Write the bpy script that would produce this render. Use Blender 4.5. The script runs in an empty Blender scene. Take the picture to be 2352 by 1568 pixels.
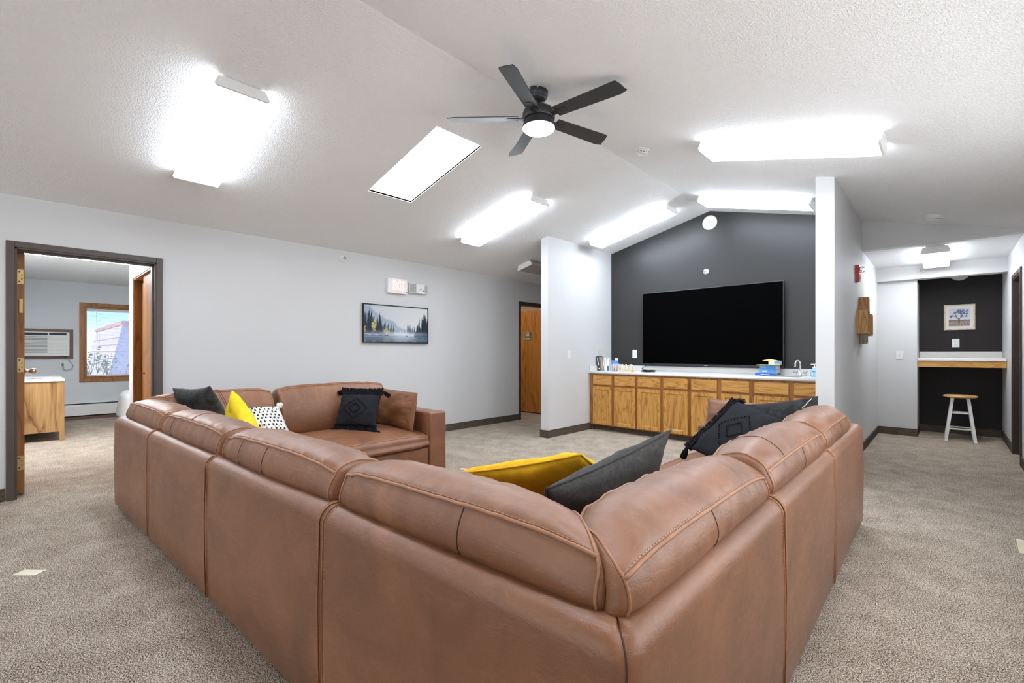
import bpy, bmesh, math, random
from math import sin, cos, tan, pi, radians, atan, atan2, sqrt
from mathutils import Vector, Matrix, noise

# ------------------------------------------------------------------ camera, world, sun, exposure
S = bpy.context.scene
COL = S.collection
random.seed(7)

F_PX = 1055.0
cam_d = bpy.data.cameras.new('camera')
cam_d.sensor_fit = 'HORIZONTAL'
cam_d.sensor_width = 36.0
cam_d.lens = 36.0 * F_PX / 2352.0
cam_d.shift_y = (808.5 - 784.0) / 2352.0
cam_d.clip_start = 0.05
cam_d.clip_end = 200
cam = bpy.data.objects.new('camera', cam_d)
COL.objects.link(cam)
cam.location = (0, 0, 1.18)
cam.rotation_euler = (radians(90), 0, radians(43.26))
S.camera = cam

W = bpy.data.worlds.new('sky')
S.world = W
W.use_nodes = True
nt = W.node_tree
nt.nodes.clear()
o_ = nt.nodes.new('ShaderNodeOutputWorld')
b_ = nt.nodes.new('ShaderNodeBackground')
g_ = nt.nodes.new('ShaderNodeTexCoord')
s_ = nt.nodes.new('ShaderNodeSeparateXYZ')
r_ = nt.nodes.new('ShaderNodeValToRGB')
nt.links.new(g_.outputs['Generated'], s_.inputs[0])
nt.links.new(s_.outputs['Z'], r_.inputs[0])
nt.links.new(r_.outputs[0], b_.inputs[0])
nt.links.new(b_.outputs[0], o_.inputs[0])
r_.color_ramp.elements[0].position = 0.0
r_.color_ramp.elements[0].color = (0.66, 0.81, 1.0, 1)
r_.color_ramp.elements[1].position = 0.06
r_.color_ramp.elements[1].color = (0.33, 0.58, 1.0, 1)
e_ = r_.color_ramp.elements.new(0.5)
e_.color = (0.16, 0.36, 0.85, 1)
b_.inputs[1].default_value = 1.0

sun_d = bpy.data.lights.new('sun', 'SUN')
sun_d.energy = 1.5
sun_d.angle = radians(1)
sun_d.color = (1.0, 0.95, 0.88)
sun = bpy.data.objects.new('sun', sun_d)
COL.objects.link(sun)
sun.rotation_euler = (radians(40), radians(-8), radians(20))

S.view_settings.view_transform = 'Standard'
S.view_settings.look = 'None'
S.view_settings.gamma = 1.0
S.view_settings.use_curve_mapping = False
S.view_settings.exposure = 1.08
# unseen fill light added along the right wall beside the sofa; no opening there
fill_d = bpy.data.lights.new('right_fill_light', 'AREA')
fill_d.shape = 'RECTANGLE'
fill_d.size = 3.4
fill_d.size_y = 1.25
fill_d.energy = 25
fill_d.color = (0.93, 0.97, 1.0)
fill = bpy.data.objects.new('right_fill_light', fill_d)
COL.objects.link(fill)
fill.location = (0.555, 2.5, 1.45)
fill.rotation_euler = (radians(90 + 3), 0, radians(90))
# second unseen fill added far behind the camera; the end wall has no windows
end_d = fill_d.copy()
end_d.name = 'end_fill_light'
end_d.size = 5.2
end_d.size_y = 1.7
end_d.energy = 125
end = bpy.data.objects.new('end_fill_light', end_d)
COL.objects.link(end)
end.location = (-2.4, -7.3, 1.35)
end.rotation_euler = (radians(90 + 28), 0, 0)
LENS_GLOW = 9.6        # radiance of the fluorescent wrap lenses
SKYLIGHT_GLOW = 4.0
FAN_GLOW = 9.0
try:
    S.cycles.use_denoising = True
    S.cycles.max_bounces = 8
    S.cycles.diffuse_bounces = 6
    S.cycles.glossy_bounces = 4
    S.cycles.transmission_bounces = 6
    S.cycles.sample_clamp_indirect = 8.0
    S.cycles.caustics_reflective = False
    S.cycles.caustics_refractive = False
except Exception:
    pass

# ------------------------------------------------------------------ materials
def srgb(r, g, b):
    f = lambda c: (c / 12.92 if c <= 0.04045 else ((c + 0.055) / 1.055) ** 2.4)
    return tuple(f(v / 255.0) for v in (r, g, b)) + (1,)

class NT:
    def __init__(s, name):
        s.m = bpy.data.materials.new(name)
        s.m.use_nodes = True
        s.t = s.m.node_tree
        s.b = s.t.nodes['Principled BSDF']
        s.o = s.t.nodes['Material Output']
    def n(s, typ, **kw):
        x = s.t.nodes.new(typ)
        for k, v in kw.items():
            setattr(x, k, v)
        return x
    def l(s, a, b):
        s.t.links.new(a, b)
    def coords(s, scale=(1, 1, 1), rand=False, kind='Object', loc=(0, 0, 0)):
        tc = s.n('ShaderNodeTexCoord')
        mp = s.n('ShaderNodeMapping')
        mp.inputs['Scale'].default_value = scale
        mp.inputs['Location'].default_value = loc
        src = tc.outputs[kind]
        if rand:
            oi = s.n('ShaderNodeObjectInfo')
            vm = s.n('ShaderNodeVectorMath', operation='SCALE')
            vm.inputs[0].default_value = (7.3, 5.1, 9.7)
            s.l(oi.outputs['Random'], vm.inputs['Scale'])
            va = s.n('ShaderNodeVectorMath', operation='ADD')
            s.l(src, va.inputs[0])
            s.l(vm.outputs[0], va.inputs[1])
            src = va.outputs[0]
        s.l(src, mp.inputs['Vector'])
        return mp.outputs[0]
    def noise(s, vec, scale, detail=3, rough=0.5, dist=0.0):
        x = s.n('ShaderNodeTexNoise')
        x.inputs['Scale'].default_value = scale
        x.inputs['Detail'].default_value = detail
        x.inputs['Roughness'].default_value = rough
        x.inputs['Distortion'].default_value = dist
        s.l(vec, x.inputs['Vector'])
        return x.outputs[0]
    def ramp(s, fac, stops):
        x = s.n('ShaderNodeValToRGB')
        e = x.color_ramp.elements
        while len(e) < len(stops):
            e.new(0.5)
        for i, (p, c) in enumerate(stops):
            e[i].position = p
            e[i].color = c
        s.l(fac, x.inputs[0])
        return x.outputs[0]
    def math(s, op, a, b=None):
        x = s.n('ShaderNodeMath', operation=op)
        for i, v in enumerate((a, b)):
            if v is None:
                continue
            if isinstance(v, (int, float)):
                x.inputs[i].default_value = v
            else:
                s.l(v, x.inputs[i])
        return x.outputs[0]
    def mix(s, fac, a, b, typ='MIX'):
        x = s.n('ShaderNodeMixRGB', blend_type=typ)
        for i, v in ((0, fac), (1, a), (2, b)):
            if isinstance(v, (int, float)):
                x.inputs[i].default_value = v
            elif isinstance(v, tuple):
                x.inputs[i].default_value = v
            else:
                s.l(v, x.inputs[i])
        return x.outputs[0]
    def bump(s, h, strength, dist=0.01, prev=None):
        x = s.n('ShaderNodeBump')
        x.inputs['Strength'].default_value = strength
        x.inputs['Distance'].default_value = dist
        s.l(h, x.inputs['Height'])
        if prev is not None:
            s.l(prev, x.inputs['Normal'])
        s.l(x.outputs[0], s.b.inputs['Normal'])
        return x.outputs[0]
    def set(s, color=None, rough=None, spec=None, metal=None, **kw):
        if color is not None:
            if isinstance(color, tuple):
                s.b.inputs['Base Color'].default_value = color
            else:
                s.l(color, s.b.inputs['Base Color'])
        if rough is not None:
            if isinstance(rough, (int, float)):
                s.b.inputs['Roughness'].default_value = rough
            else:
                s.l(rough, s.b.inputs['Roughness'])
        if spec is not None:
            s.b.inputs['Specular IOR Level'].default_value = spec
        if metal is not None:
            s.b.inputs['Metallic'].default_value = metal
        for k, v in kw.items():
            s.b.inputs[k.replace('_', ' ')].default_value = v
        return s

def flat(name, color, rough=0.5, spec=0.5, metal=0.0, var=0.06, vscale=9.0, **kw):
    x = NT(name)
    v = x.coords()
    n = x.noise(v, vscale, 3)
    dark = tuple(c * (1 - var) for c in color[:3]) + (1,)
    lite = tuple(min(1, c * (1 + var)) for c in color[:3]) + (1,)
    x.set(x.ramp(n, [(0.3, dark), (0.7, lite)]), rough, spec, metal, **kw)
    return x.m

def glow(name, color, strength):
    x = NT(name)
    x.set((0.8, 0.8, 0.8, 1), 0.5, 0.2)
    x.b.inputs['Emission Color'].default_value = color
    x.b.inputs['Emission Strength'].default_value = strength
    return x.m

def paint(name, color, bscale, bstr, bdist, rough=0.6, spec=0.3, var=0.015):
    x = NT(name)
    v = x.coords(kind='Object')
    n = x.noise(v, 1.3, 2)
    dark = tuple(c * (1 - var) for c in color[:3]) + (1,)
    x.set(x.ramp(n, [(0.35, dark), (0.65, color)]), rough, spec)
    h = x.noise(v, bscale, 4, 0.55)
    x.bump(h, bstr, bdist)
    return x.m

def knockdown(name, color):
    x = NT(name)
    v = x.coords()
    x.set(color, 0.75, 0.2)
    a = x.noise(v, 95.0, 3, 0.55, 0.3)
    r = x.ramp(a, [(0.42, (0, 0, 0, 1)), (0.60, (1, 1, 1, 1))])
    b = x.noise(v, 170.0, 2, 0.5)
    h = x.math('ADD', r, x.math('MULTIPLY', b, 0.4))
    x.bump(h, 0.5, 0.010)
    return x.m

def carpet(name, stops, s1=210.0, s2=540.0, bump=0.5):
    x = NT(name)
    v = x.coords()
    a = x.noise(v, s1, 2, 0.6, 0.6)
    b = x.noise(v, s2, 2, 0.6)
    c = x.noise(v, 5.0, 3, 0.6)
    f = x.math('ADD', x.math('MULTIPLY', a, 0.75), x.math('MULTIPLY', b, 0.35))
    f = x.math('ADD', f, x.math('MULTIPLY', x.math('SUBTRACT', c, 0.5), 0.10))
    col = x.ramp(f, stops)
    x.set(col, 0.95, 0.05)
    x.bump(f, bump, 0.012)
    return x.m

def leather(name, base=(0.220, 0.087, 0.037, 1)):
    x = NT(name)
    v = x.coords(kind='Object')
    vb = x.coords((1, 1, 3.0), kind='Object')
    big = x.noise(v, 3.2, 4, 0.6, 0.8)
    mid = x.noise(vb, 14.0, 4, 0.62, 1.2)
    lo = tuple(c * 0.72 for c in base[:3]) + (1,)
    hi = (base[0] * 1.26, base[1] * 1.32, base[2] * 1.38, 1)
    c1 = x.ramp(big, [(0.30, lo), (0.52, base), (0.74, hi)])
    worn = x.ramp(mid, [(0.56, (0, 0, 0, 1)), (0.80, (1, 1, 1, 1))])
    c2 = x.mix(x.math('MULTIPLY', worn, 0.30), c1, (0.40, 0.21, 0.125, 1))
    x.set(c2, None, 0.5)
    x.l(x.ramp(mid, [(0.3, (0.33, 0.33, 0.33, 1)), (0.75, (0.47, 0.47, 0.47, 1))]), x.b.inputs['Roughness'])
    vo = x.n('ShaderNodeTexVoronoi', feature='DISTANCE_TO_EDGE')
    vo.inputs['Scale'].default_value = 420.0
    x.l(v, vo.inputs['Vector'])
    h = x.math('ADD', x.math('MULTIPLY', vo.outputs[0], 0.6), x.math('MULTIPLY', x.noise(x.coords((1, 1, 2.2)), 22.0, 4, 0.6, 0.8), 2.2))
    x.bump(h, 0.26, 0.005)
    x.b.inputs['Coat Weight'].default_value = 0.22
    x.b.inputs['Coat Roughness'].default_value = 0.38
    x.b.inputs['Sheen Weight'].default_value = 0.07
    x.b.inputs['Sheen Roughness'].default_value = 0.35
    x.b.inputs['Sheen Tint'].default_value = (1.0, 0.86, 0.78, 1)
    return x.m

def velvet(name, color, lite, scale=22.0):
    x = NT(name)
    v = x.coords(rand=True)
    n = x.noise(v, scale, 4, 0.65, 1.0)
    x.set(x.ramp(n, [(0.32, color), (0.72, lite)]), 0.85, 0.15)
    x.b.inputs['Sheen Weight'].default_value = 0.35
    x.b.inputs['Sheen Roughness'].default_value = 0.4
    x.b.inputs['Sheen Tint'].default_value = tuple(min(1, c * 3 + 0.02) for c in lite[:3]) + (1,)
    x.bump(x.noise(v, 300.0, 2), 0.25, 0.002)
    return x.m

def woven(name, color, lite, scale=520.0):
    x = NT(name)
    v = x.coords()
    n = x.noise(v, scale, 2, 0.6)
    x.set(x.ramp(n, [(0.35, color), (0.68, lite)]), 0.9, 0.1)
    x.bump(n, 0.5, 0.002)
    return x.m

def wood(name, dark, mid, lite, axis='Z', scale=1.0, rough=0.38, spec=0.4, lines=11.0):
    """axis: the direction the grain runs"""
    x = NT(name)
    k = {'X': (0.16, 1, 1), 'Y': (1, 0.16, 1), 'Z': (1, 1, 0.16)}[axis]
    v1 = x.coords(tuple(3.6 * scale * c for c in k), rand=True)
    n = x.noise(v1, 1.6, 3, 0.45, 0.7)
    f = x.math('FRACT', x.math('MULTIPLY', n, lines))
    rings = x.ramp(f, [(0.0, (0, 0, 0, 1)), (0.10, (0.75, 0.75, 0.75, 1)), (0.55, (1, 1, 1, 1)), (0.95, (0.42, 0.42, 0.42, 1))])
    k2 = {'X': (0.03, 1, 1), 'Y': (1, 0.03, 1), 'Z': (1, 1, 0.03)}[axis]
    v2 = x.coords(tuple(120 * scale * c for c in k2), rand=True)
    fine = x.noise(v2, 1.5, 3, 0.6)
    tot = x.math('ADD', x.math('MULTIPLY', rings, 0.62), x.math('MULTIPLY', fine, 0.40))
    x.set(x.ramp(tot, [(0.22, dark), (0.56, mid), (0.92, lite)]), rough, spec)
    x.bump(tot, 0.10, 0.002)
    return x.m

def vcol(name, rough=0.7, spec=0.1):
    x = NT(name)
    a = x.n('ShaderNodeVertexColor')
    a.layer_name = 'print'
    x.set(a.outputs[0], rough, spec)
    return x.m

M = {}
M['wall'] = paint('white wall paint', (0.62, 0.62, 0.62, 1), 190.0, 0.10, 0.003)
M['bedroom_wall'] = paint('cool white bedroom paint', (0.66, 0.69, 0.72, 1), 190.0, 0.10, 0.003)
M['ceiling'] = knockdown('knockdown ceiling texture', (0.90, 0.90, 0.895, 1))
M['dark_wall'] = paint('charcoal accent paint', (0.032, 0.0315, 0.0315, 1), 95.0, 0.28, 0.004, 0.36, 0.36, 0.05)
M['nook_wall'] = paint('charcoal nook paint', (0.024, 0.0205, 0.0205, 1), 95.0, 0.25, 0.004, 0.6, 0.25, 0.05)
M['carpet'] = carpet('speckled beige carpet', [(0.44, srgb(62, 52, 44)), (0.52, srgb(134, 119, 105)), (0.58, srgb(188, 173, 157)), (0.65, srgb(232, 221, 207))])
M['base'] = carpet('dark speckled base carpet', [(0.42, srgb(46, 40, 36)), (0.56, srgb(92, 82, 72)), (0.70, srgb(140, 126, 110))], 230.0, 500.0, 0.5)
M['leather'] = leather('tan brown leather')
M['piping'] = flat('leather piping', (0.34, 0.155, 0.080, 1), 0.45, 0.45, 0, 0.12, 30)
M['seam'] = flat('dark leather seam', (0.075, 0.030, 0.015, 1), 0.6, 0.3, 0, 0.1, 30)
M['stitch'] = flat('tan stitching thread', (0.50, 0.30, 0.185, 1), 0.7, 0.2, 0, 0.1, 40)
M['oak_v'] = wood('honey oak vertical grain', srgb(134, 88, 36), srgb(186, 134, 66), srgb(209, 160, 88), 'Z')
M['oak_h'] = wood('honey oak level grain', srgb(134, 88, 36), srgb(188, 136, 66), srgb(210, 160, 88), 'X')
M['oak_frame'] = wood('honey oak frame', srgb(112, 70, 32), srgb(150, 98, 50), srgb(168, 116, 62), 'Z', 1.0, 0.42, 0.35, 5.0)
M['door_wood'] = wood('stained oak door', srgb(120, 72, 26), srgb(166, 108, 48), srgb(184, 126, 62), 'Z', 0.8, 0.4, 0.35, 7.0)
M['door_edge'] = wood('door edge stain', srgb(116, 72, 38), srgb(150, 98, 56), srgb(164, 112, 68), 'Z', 1, 0.45, 0.3, 4.0)
M['trim_wood'] = wood('window trim stain', srgb(116, 76, 40), srgb(150, 104, 62), srgb(166, 120, 76), 'Z', 1, 0.45, 0.3, 4.0)
M['dresser'] = wood('figured walnut laminate', srgb(92, 60, 34), srgb(150, 112, 70), srgb(182, 146, 100), 'Z', 0.55, 0.4, 0.35, 8.0)
M['casing'] = flat('dark brown metal casing', srgb(84, 74, 70), 0.45, 0.4, 0.0, 0.05)
M['casing_dark'] = flat('espresso casing', srgb(66, 52, 46), 0.45, 0.4, 0.0, 0.06)
M['ac_wood'] = flat('brown painted wood', srgb(112, 92, 82), 0.5, 0.35)
M['white'] = flat('white enamel', (0.80, 0.80, 0.79, 1), 0.35, 0.45, 0, 0.02)
M['plastic'] = flat('off white plastic', (0.74, 0.74, 0.72, 1), 0.4, 0.4, 0, 0.02)
M['beige'] = flat('beige plastic', srgb(206, 200, 182), 0.45, 0.4, 0, 0.02)
M['grey_plastic'] = flat('grey plastic', srgb(150, 150, 150), 0.5, 0.3)
M['lens'] = glow('lit fluorescent lens', (0.88, 0.97, 1.08, 1), LENS_GLOW)
M['lens_side'] = glow('lens side prisms', (0.88, 0.97, 1.08, 1), LENS_GLOW * 0.58)
M['lens_hall'] = glow('lit hall lens', (0.94, 0.97, 1.02, 1), LENS_GLOW * 1.25)
M['lens_bedroom'] = glow('lit bedroom lens', (0.95, 0.98, 1.0, 1), LENS_GLOW * 4.6)
M['lens_off'] = flat('unlit prismatic lens', srgb(176, 174, 170), 0.35, 0.4)
M['sky_pane'] = glow('daylit skylight diffuser', (0.98, 0.99, 1.0, 1), SKYLIGHT_GLOW)
M['fan_lens'] = glow('lit fan lamp lens', (1.0, 0.985, 0.96, 1), FAN_GLOW)
M['black_metal'] = flat('matte black metal', (0.022, 0.023, 0.025, 1), 0.42, 0.45, 0.0, 0.1)
M['blade'] = flat('matte black blade', (0.026, 0.027, 0.029, 1), 0.36, 0.5, 0, 0.12, 14)
M['screen'] = flat('dark screen glass', (0.0010, 0.0010, 0.0011, 1), 0.5, 0.012, 0, 0.0)
M['bezel'] = flat('dark grey bezel', (0.028, 0.029, 0.036, 1), 0.35, 0.5, 0.3)
M['counter'] = flat('white laminate counter', (0.80, 0.795, 0.785, 1), 0.28, 0.45, 0, 0.02)
M['splash'] = flat('pale grey laminate', (0.66, 0.645, 0.62, 1), 0.35, 0.4, 0, 0.02)
M['chrome'] = flat('chrome', (0.85, 0.85, 0.86, 1), 0.12, 0.5, 1.0, 0.01)
M['steel'] = flat('stainless steel', (0.55, 0.55, 0.55, 1), 0.3, 0.5, 1.0, 0.03)
M['brass'] = flat('aged brass', srgb(214, 178, 118), 0.35, 0.5, 0.7, 0.08)
M['dark'] = flat('near black', (0.015, 0.015, 0.016, 1), 0.6, 0.3)
M['charcoal'] = velvet('charcoal velvet', (0.022, 0.023, 0.024, 1), (0.070, 0.072, 0.074, 1))
M['charcoal_b'] = velvet('charcoal twill velvet', (0.040, 0.038, 0.037, 1), (0.075, 0.072, 0.070, 1), 60)
M['black_velvet'] = velvet('black velvet', (0.012, 0.012, 0.013, 1), (0.040, 0.042, 0.044, 1))
M['yellow'] = velvet('mustard yellow velvet', (0.74, 0.40, 0.012, 1), (0.88, 0.53, 0.03, 1), 12)
M['lemon'] = velvet('lemon yellow velvet', (0.78, 0.56, 0.01, 1), (0.90, 0.70, 0.05, 1), 12)
M['black_weave'] = woven('black cotton weave', (0.012, 0.013, 0.017, 1), (0.034, 0.036, 0.042, 1))
M['black_yarn'] = woven('black yarn', (0.006, 0.006, 0.008, 1), (0.022, 0.022, 0.026, 1), 260)
M['white_weave'] = woven('white cotton weave', (0.70, 0.69, 0.66, 1), (0.86, 0.85, 0.83, 1), 300)
M['linen'] = flat('white bed linen', (0.78, 0.79, 0.80, 1), 0.85, 0.1, 0, 0.03)
M['red'] = flat('fire alarm red', srgb(188, 34, 30), 0.4, 0.4)
M['exit_red'] = glow('lit exit letters', (1.0, 0.16, 0.12, 1), 0.75)
M['print'] = vcol('art print')
M['mat_board'] = flat('white mat board', (0.78, 0.77, 0.75, 1), 0.8, 0.1, 0, 0.02)
M['pale_wood'] = wood('pale maple frame', srgb(176, 152, 116), srgb(206, 186, 152), srgb(220, 202, 172), 'Z')
M['stool_seat'] = wood('pine stool seat', srgb(170, 122, 64), srgb(206, 160, 98), srgb(220, 180, 120), 'X', 1, 0.35, 0.4, 6)
M['tape'] = flat('yellowed tape', srgb(214, 206, 176), 0.35, 0.4, 0, 0.05)
M['tape_b'] = flat('white tape edge', srgb(235, 230, 218), 0.4, 0.4, 0, 0.03)
M['sign_green'] = flat('teal sign plate', srgb(92, 118, 116), 0.4, 0.4, 0, 0.04)
M['ac_dark'] = flat('dark grille', srgb(40, 46, 56), 0.5, 0.3)
M['blind'] = flat('white blind slat', (0.80, 0.80, 0.80, 1), 0.4, 0.4, 0, 0.02)
g = NT('window glass')
g.set((1, 1, 1, 1), 0.0, 0.5)
g.b.inputs['Transmission Weight'].default_value = 1.0
g.b.inputs['IOR'].default_value = 1.01
M['glass'] = g.m
g = NT('clear acrylic')
g.set((0.95, 0.96, 0.97, 1), 0.06, 0.5)
g.b.inputs['Transmission Weight'].default_value = 0.85
g.b.inputs['IOR'].default_value = 1.3
M['acrylic'] = g.m

# ------------------------------------------------------------------ mesh helpers
def bm_():
    return bmesh.new()

def box(bm, lo, hi, bev=0.0, seg=2):
    x0, y0, z0 = lo
    x1, y1, z1 = hi
    vs = [bm.verts.new(p) for p in ((x0, y0, z0), (x1, y0, z0), (x1, y1, z0), (x0, y1, z0), (x0, y0, z1), (x1, y0, z1), (x1, y1, z1), (x0, y1, z1))]
    fs = [bm.faces.new([vs[i] for i in f]) for f in ((0, 3, 2, 1), (4, 5, 6, 7), (0, 1, 5, 4), (1, 2, 6, 5), (2, 3, 7, 6), (3, 0, 4, 7))]
    if bev > 0:
        es = list({e for f in fs for e in f.edges})
        bmesh.ops.bevel(bm, geom=es, offset=bev, segments=seg, profile=0.5, affect='EDGES')
    return bm

def prism(bm, poly, vec):
    """extrude a 3D polygon by vec"""
    a = [bm.verts.new(p) for p in poly]
    b = [bm.verts.new((p[0] + vec[0], p[1] + vec[1], p[2] + vec[2])) for p in poly]
    n = len(poly)
    bm.faces.new(a[::-1])
    bm.faces.new(b)
    for i in range(n):
        bm.faces.new((a[i], a[(i + 1) % n], b[(i + 1) % n], b[i]))
    return bm

def frame_axes(d):
    d = Vector(d).normalized()
    u = d.cross(Vector((0, 0, 1)))
    if u.length < 1e-4:
        u = Vector((1, 0, 0))
    u.normalize()
    return u, d.cross(u).normalized()

def tube(bm, pts, r, seg=8, closed=False, caps=True):
    pts = [Vector(p) for p in pts]
    n = len(pts)
    rings = []
    u = None
    for i, p in enumerate(pts):
        if closed:
            d = pts[(i + 1) % n] - pts[i - 1]
        else:
            d = pts[min(i + 1, n - 1)] - pts[max(i - 1, 0)]
        if d.length < 1e-9:
            d = Vector((0, 0, 1))
        d.normalize()
        if u is None:
            u, w = frame_axes(d)
        else:
            u = (u - d * u.dot(d))
            if u.length < 1e-6:
                u, w = frame_axes(d)
            u.normalize()
            w = d.cross(u)
        rr = r[i] if isinstance(r, (list, tuple)) else r
        rings.append([bm.verts.new(p + u * (rr * cos(2 * pi * k / seg)) + w * (rr * sin(2 * pi * k / seg))) for k in range(seg)])
    m = n if closed else n - 1
    for i in range(m):
        a, b = rings[i], rings[(i + 1) % n]
        for k in range(seg):
            bm.faces.new((a[k], a[(k + 1) % seg], b[(k + 1) % seg], b[k]))
    if caps and not closed:
        bm.faces.new(rings[0][::-1])
        bm.faces.new(rings[-1])
    return bm

def cyl(bm, p0, p1, r0, r1=None, seg=16):
    return tube(bm, [p0, p1], [r0, r0 if r1 is None else r1], seg)

def lathe(bm, prof, seg=24, mat=None):
    """prof: (r, z) list, spun around z; mat: Matrix"""
    mat = mat or Matrix.Identity(4)
    rings = []
    for r, z in prof:
        if r < 1e-6:
            rings.append([bm.verts.new(mat @ Vector((0, 0, z)))])
        else:
            rings.append([bm.verts.new(mat @ Vector((r * cos(2 * pi * k / seg), r * sin(2 * pi * k / seg), z))) for k in range(seg)])
    for a, b in zip(rings, rings[1:]):
        for k in range(seg):
            k2 = (k + 1) % seg
            if len(a) == 1 and len(b) == 1:
                continue
            if len(a) == 1:
                bm.faces.new((a[0], b[k2], b[k]))
            elif len(b) == 1:
                bm.faces.new((a[k], a[k2], b[0]))
            else:
                bm.faces.new((a[k], a[k2], b[k2], b[k]))
    if len(rings[0]) > 1:
        bm.faces.new(rings[0][::-1])
    if len(rings[-1]) > 1:
        bm.faces.new(rings[-1])
    return bm

def ball(bm, c, r, seg=8, sq=(1, 1, 1)):
    prof = [(sin(pi * i / seg), -cos(pi * i / seg)) for i in range(seg + 1)]
    m = Matrix.Translation(c) @ Matrix.Diagonal((r * sq[0], r * sq[1], r * sq[2], 1))
    return lathe(bm, prof, seg + 2, m)

def pframe(bm, a0, a1, b0, b1, w, f0, f1, axis, chamfer=0.0, place=None):
    """mitred rectangular frame. a,b: in-plane extents, w: width, f0 back, f1 front depth; place(a,b,f)->xyz"""
    P = place
    outer = [(a0, b0), (a1, b0), (a1, b1), (a0, b1)]
    inner = [(a0 + w, b0 + w), (a1 - w, b0 + w), (a1 - w, b1 - w), (a0 + w, b1 - w)]
    inn2 = [(a0 + w - chamfer, b0 + w - chamfer), (a1 - w + chamfer, b0 + w - chamfer), (a1 - w + chamfer, b1 - w + chamfer), (a0 + w - chamfer, b1 - w + chamfer)]
    V = lambda L, f: [bm.verts.new(P(a, b, f)) for a, b in L]
    ob, of = V(outer, f0), V(outer, f1)
    if chamfer > 0:
        i2, i1, ib = V(inn2, f1), V(inner, f1 - (f1 - f0) * 0.6), V(inner, f0)
        loops = [ob, of, i2, i1, ib]
    else:
        loops = [ob, of, V(inner, f1), V(inner, f0)]
    n = len(loops)
    for j in range(n):
        A, B = loops[j], loops[(j + 1) % n]
        for k in range(4):
            bm.faces.new((A[k], A[(k + 1) % 4], B[(k + 1) % 4], B[k]))
    return bm

def finish(bm, smooth):
    bmesh.ops.recalc_face_normals(bm, faces=bm.faces[:])
    if smooth:
        for f in bm.faces:
            f.smooth = True

def obj(name, bm, m, parent=None, smooth=False, local=False, auto=None):
    finish(bm, smooth)
    me = bpy.data.meshes.new(name)
    bm.to_mesh(me)
    bm.free()
    me.materials.append(M[m] if isinstance(m, str) else m)
    if auto is not None:
        try:
            me.set_sharp_from_angle(angle=radians(auto))
        except Exception:
            pass
    o = bpy.data.objects.new(name, me)
    COL.objects.link(o)
    if parent is not None:
        o.parent = parent
        if not local and parent.parent is None:
            o.location = -parent.location
    return o

def tag(o, label, cat, group=None, kind=None):
    o['label'] = label
    o['category'] = cat
    if group:
        o['group'] = group
    if kind:
        o['kind'] = kind
    return o

def thing(name, label, cat, loc=(0, 0, 0), rot=(0, 0, 0), group=None, kind=None):
    o = bpy.data.objects.new(name, None)
    COL.objects.link(o)
    o.empty_display_size = 0.1
    o.location = loc
    o.rotation_euler = rot
    return tag(o, label, cat, group, kind)

def struct(name, bm, m, label=None, cat=None, smooth=False):
    o = obj(name, bm, m, None, smooth)
    o['kind'] = 'structure'
    if label:
        o['label'] = label
    if cat:
        o['category'] = cat
    return o

def stuff(o):
    o['kind'] = 'stuff'
    return o

def dup(root, loc, label, rot=None, group=None):
    """a copy of a thing, its parts and their sub-parts"""
    r = root.copy()
    COL.objects.link(r)
    r.location = loc
    if rot is not None:
        r.rotation_euler = rot
    r['label'] = label
    if group:
        r['group'] = group
    for ch in list(root.children):
        c = ch.copy()
        COL.objects.link(c)
        c.parent = r
        for g2 in list(ch.children):
            d = g2.copy()
            COL.objects.link(d)
            d.parent = c
    return r

def text_mesh(body, size, extrude, offset=0.0):
    cu = bpy.data.curves.new('t', 'FONT')
    cu.body = body
    cu.size = size
    cu.extrude = extrude
    cu.offset = offset
    cu.align_x = 'CENTER'
    cu.align_y = 'CENTER'
    cu.resolution_u = 3
    t = bpy.data.objects.new('t', cu)
    COL.objects.link(t)
    dg = bpy.context.evaluated_depsgraph_get()
    me = bpy.data.meshes.new_from_object(t.evaluated_get(dg))
    bm = bm_()
    bm.from_mesh(me)
    bpy.data.objects.remove(t)
    bpy.data.meshes.remove(me)
    return bm

def xf(bm, m):
    bmesh.ops.transform(bm, matrix=m, verts=bm.verts[:])
    return bm
# text lies in x,y facing +z.  matrices that stand it upright:
def face_negy(x, y, z):     # reads when looking along +y
    return Matrix.Translation((x, y, z)) @ Matrix.Rotation(radians(90), 4, 'X')
def face_posx(x, y, z):     # reads when looking along -x (wall on the left of the room)
    return Matrix.Translation((x, y, z)) @ Matrix.Rotation(radians(90), 4, 'Z') @ Matrix.Rotation(radians(90), 4, 'X')
# ------------------------------------------------------------------ room shell
XL, XRW = -5.413, 0.585
XRG, ZRG, SLL, SLR = -2.39, 3.154, 0.2379, 0.249
YN = -7.4
def zc(x):
    return ZRG - SLL * (XRG - x) if x < XRG else ZRG - SLR * (x - XRG)

b = bm_()
box(b, (-11.3, YN - 0.2, -0.12), (0.9, 9.5, 0.0))
struct('floor', b, 'carpet', 'speckled beige and brown carpet floor', 'floor')

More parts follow.
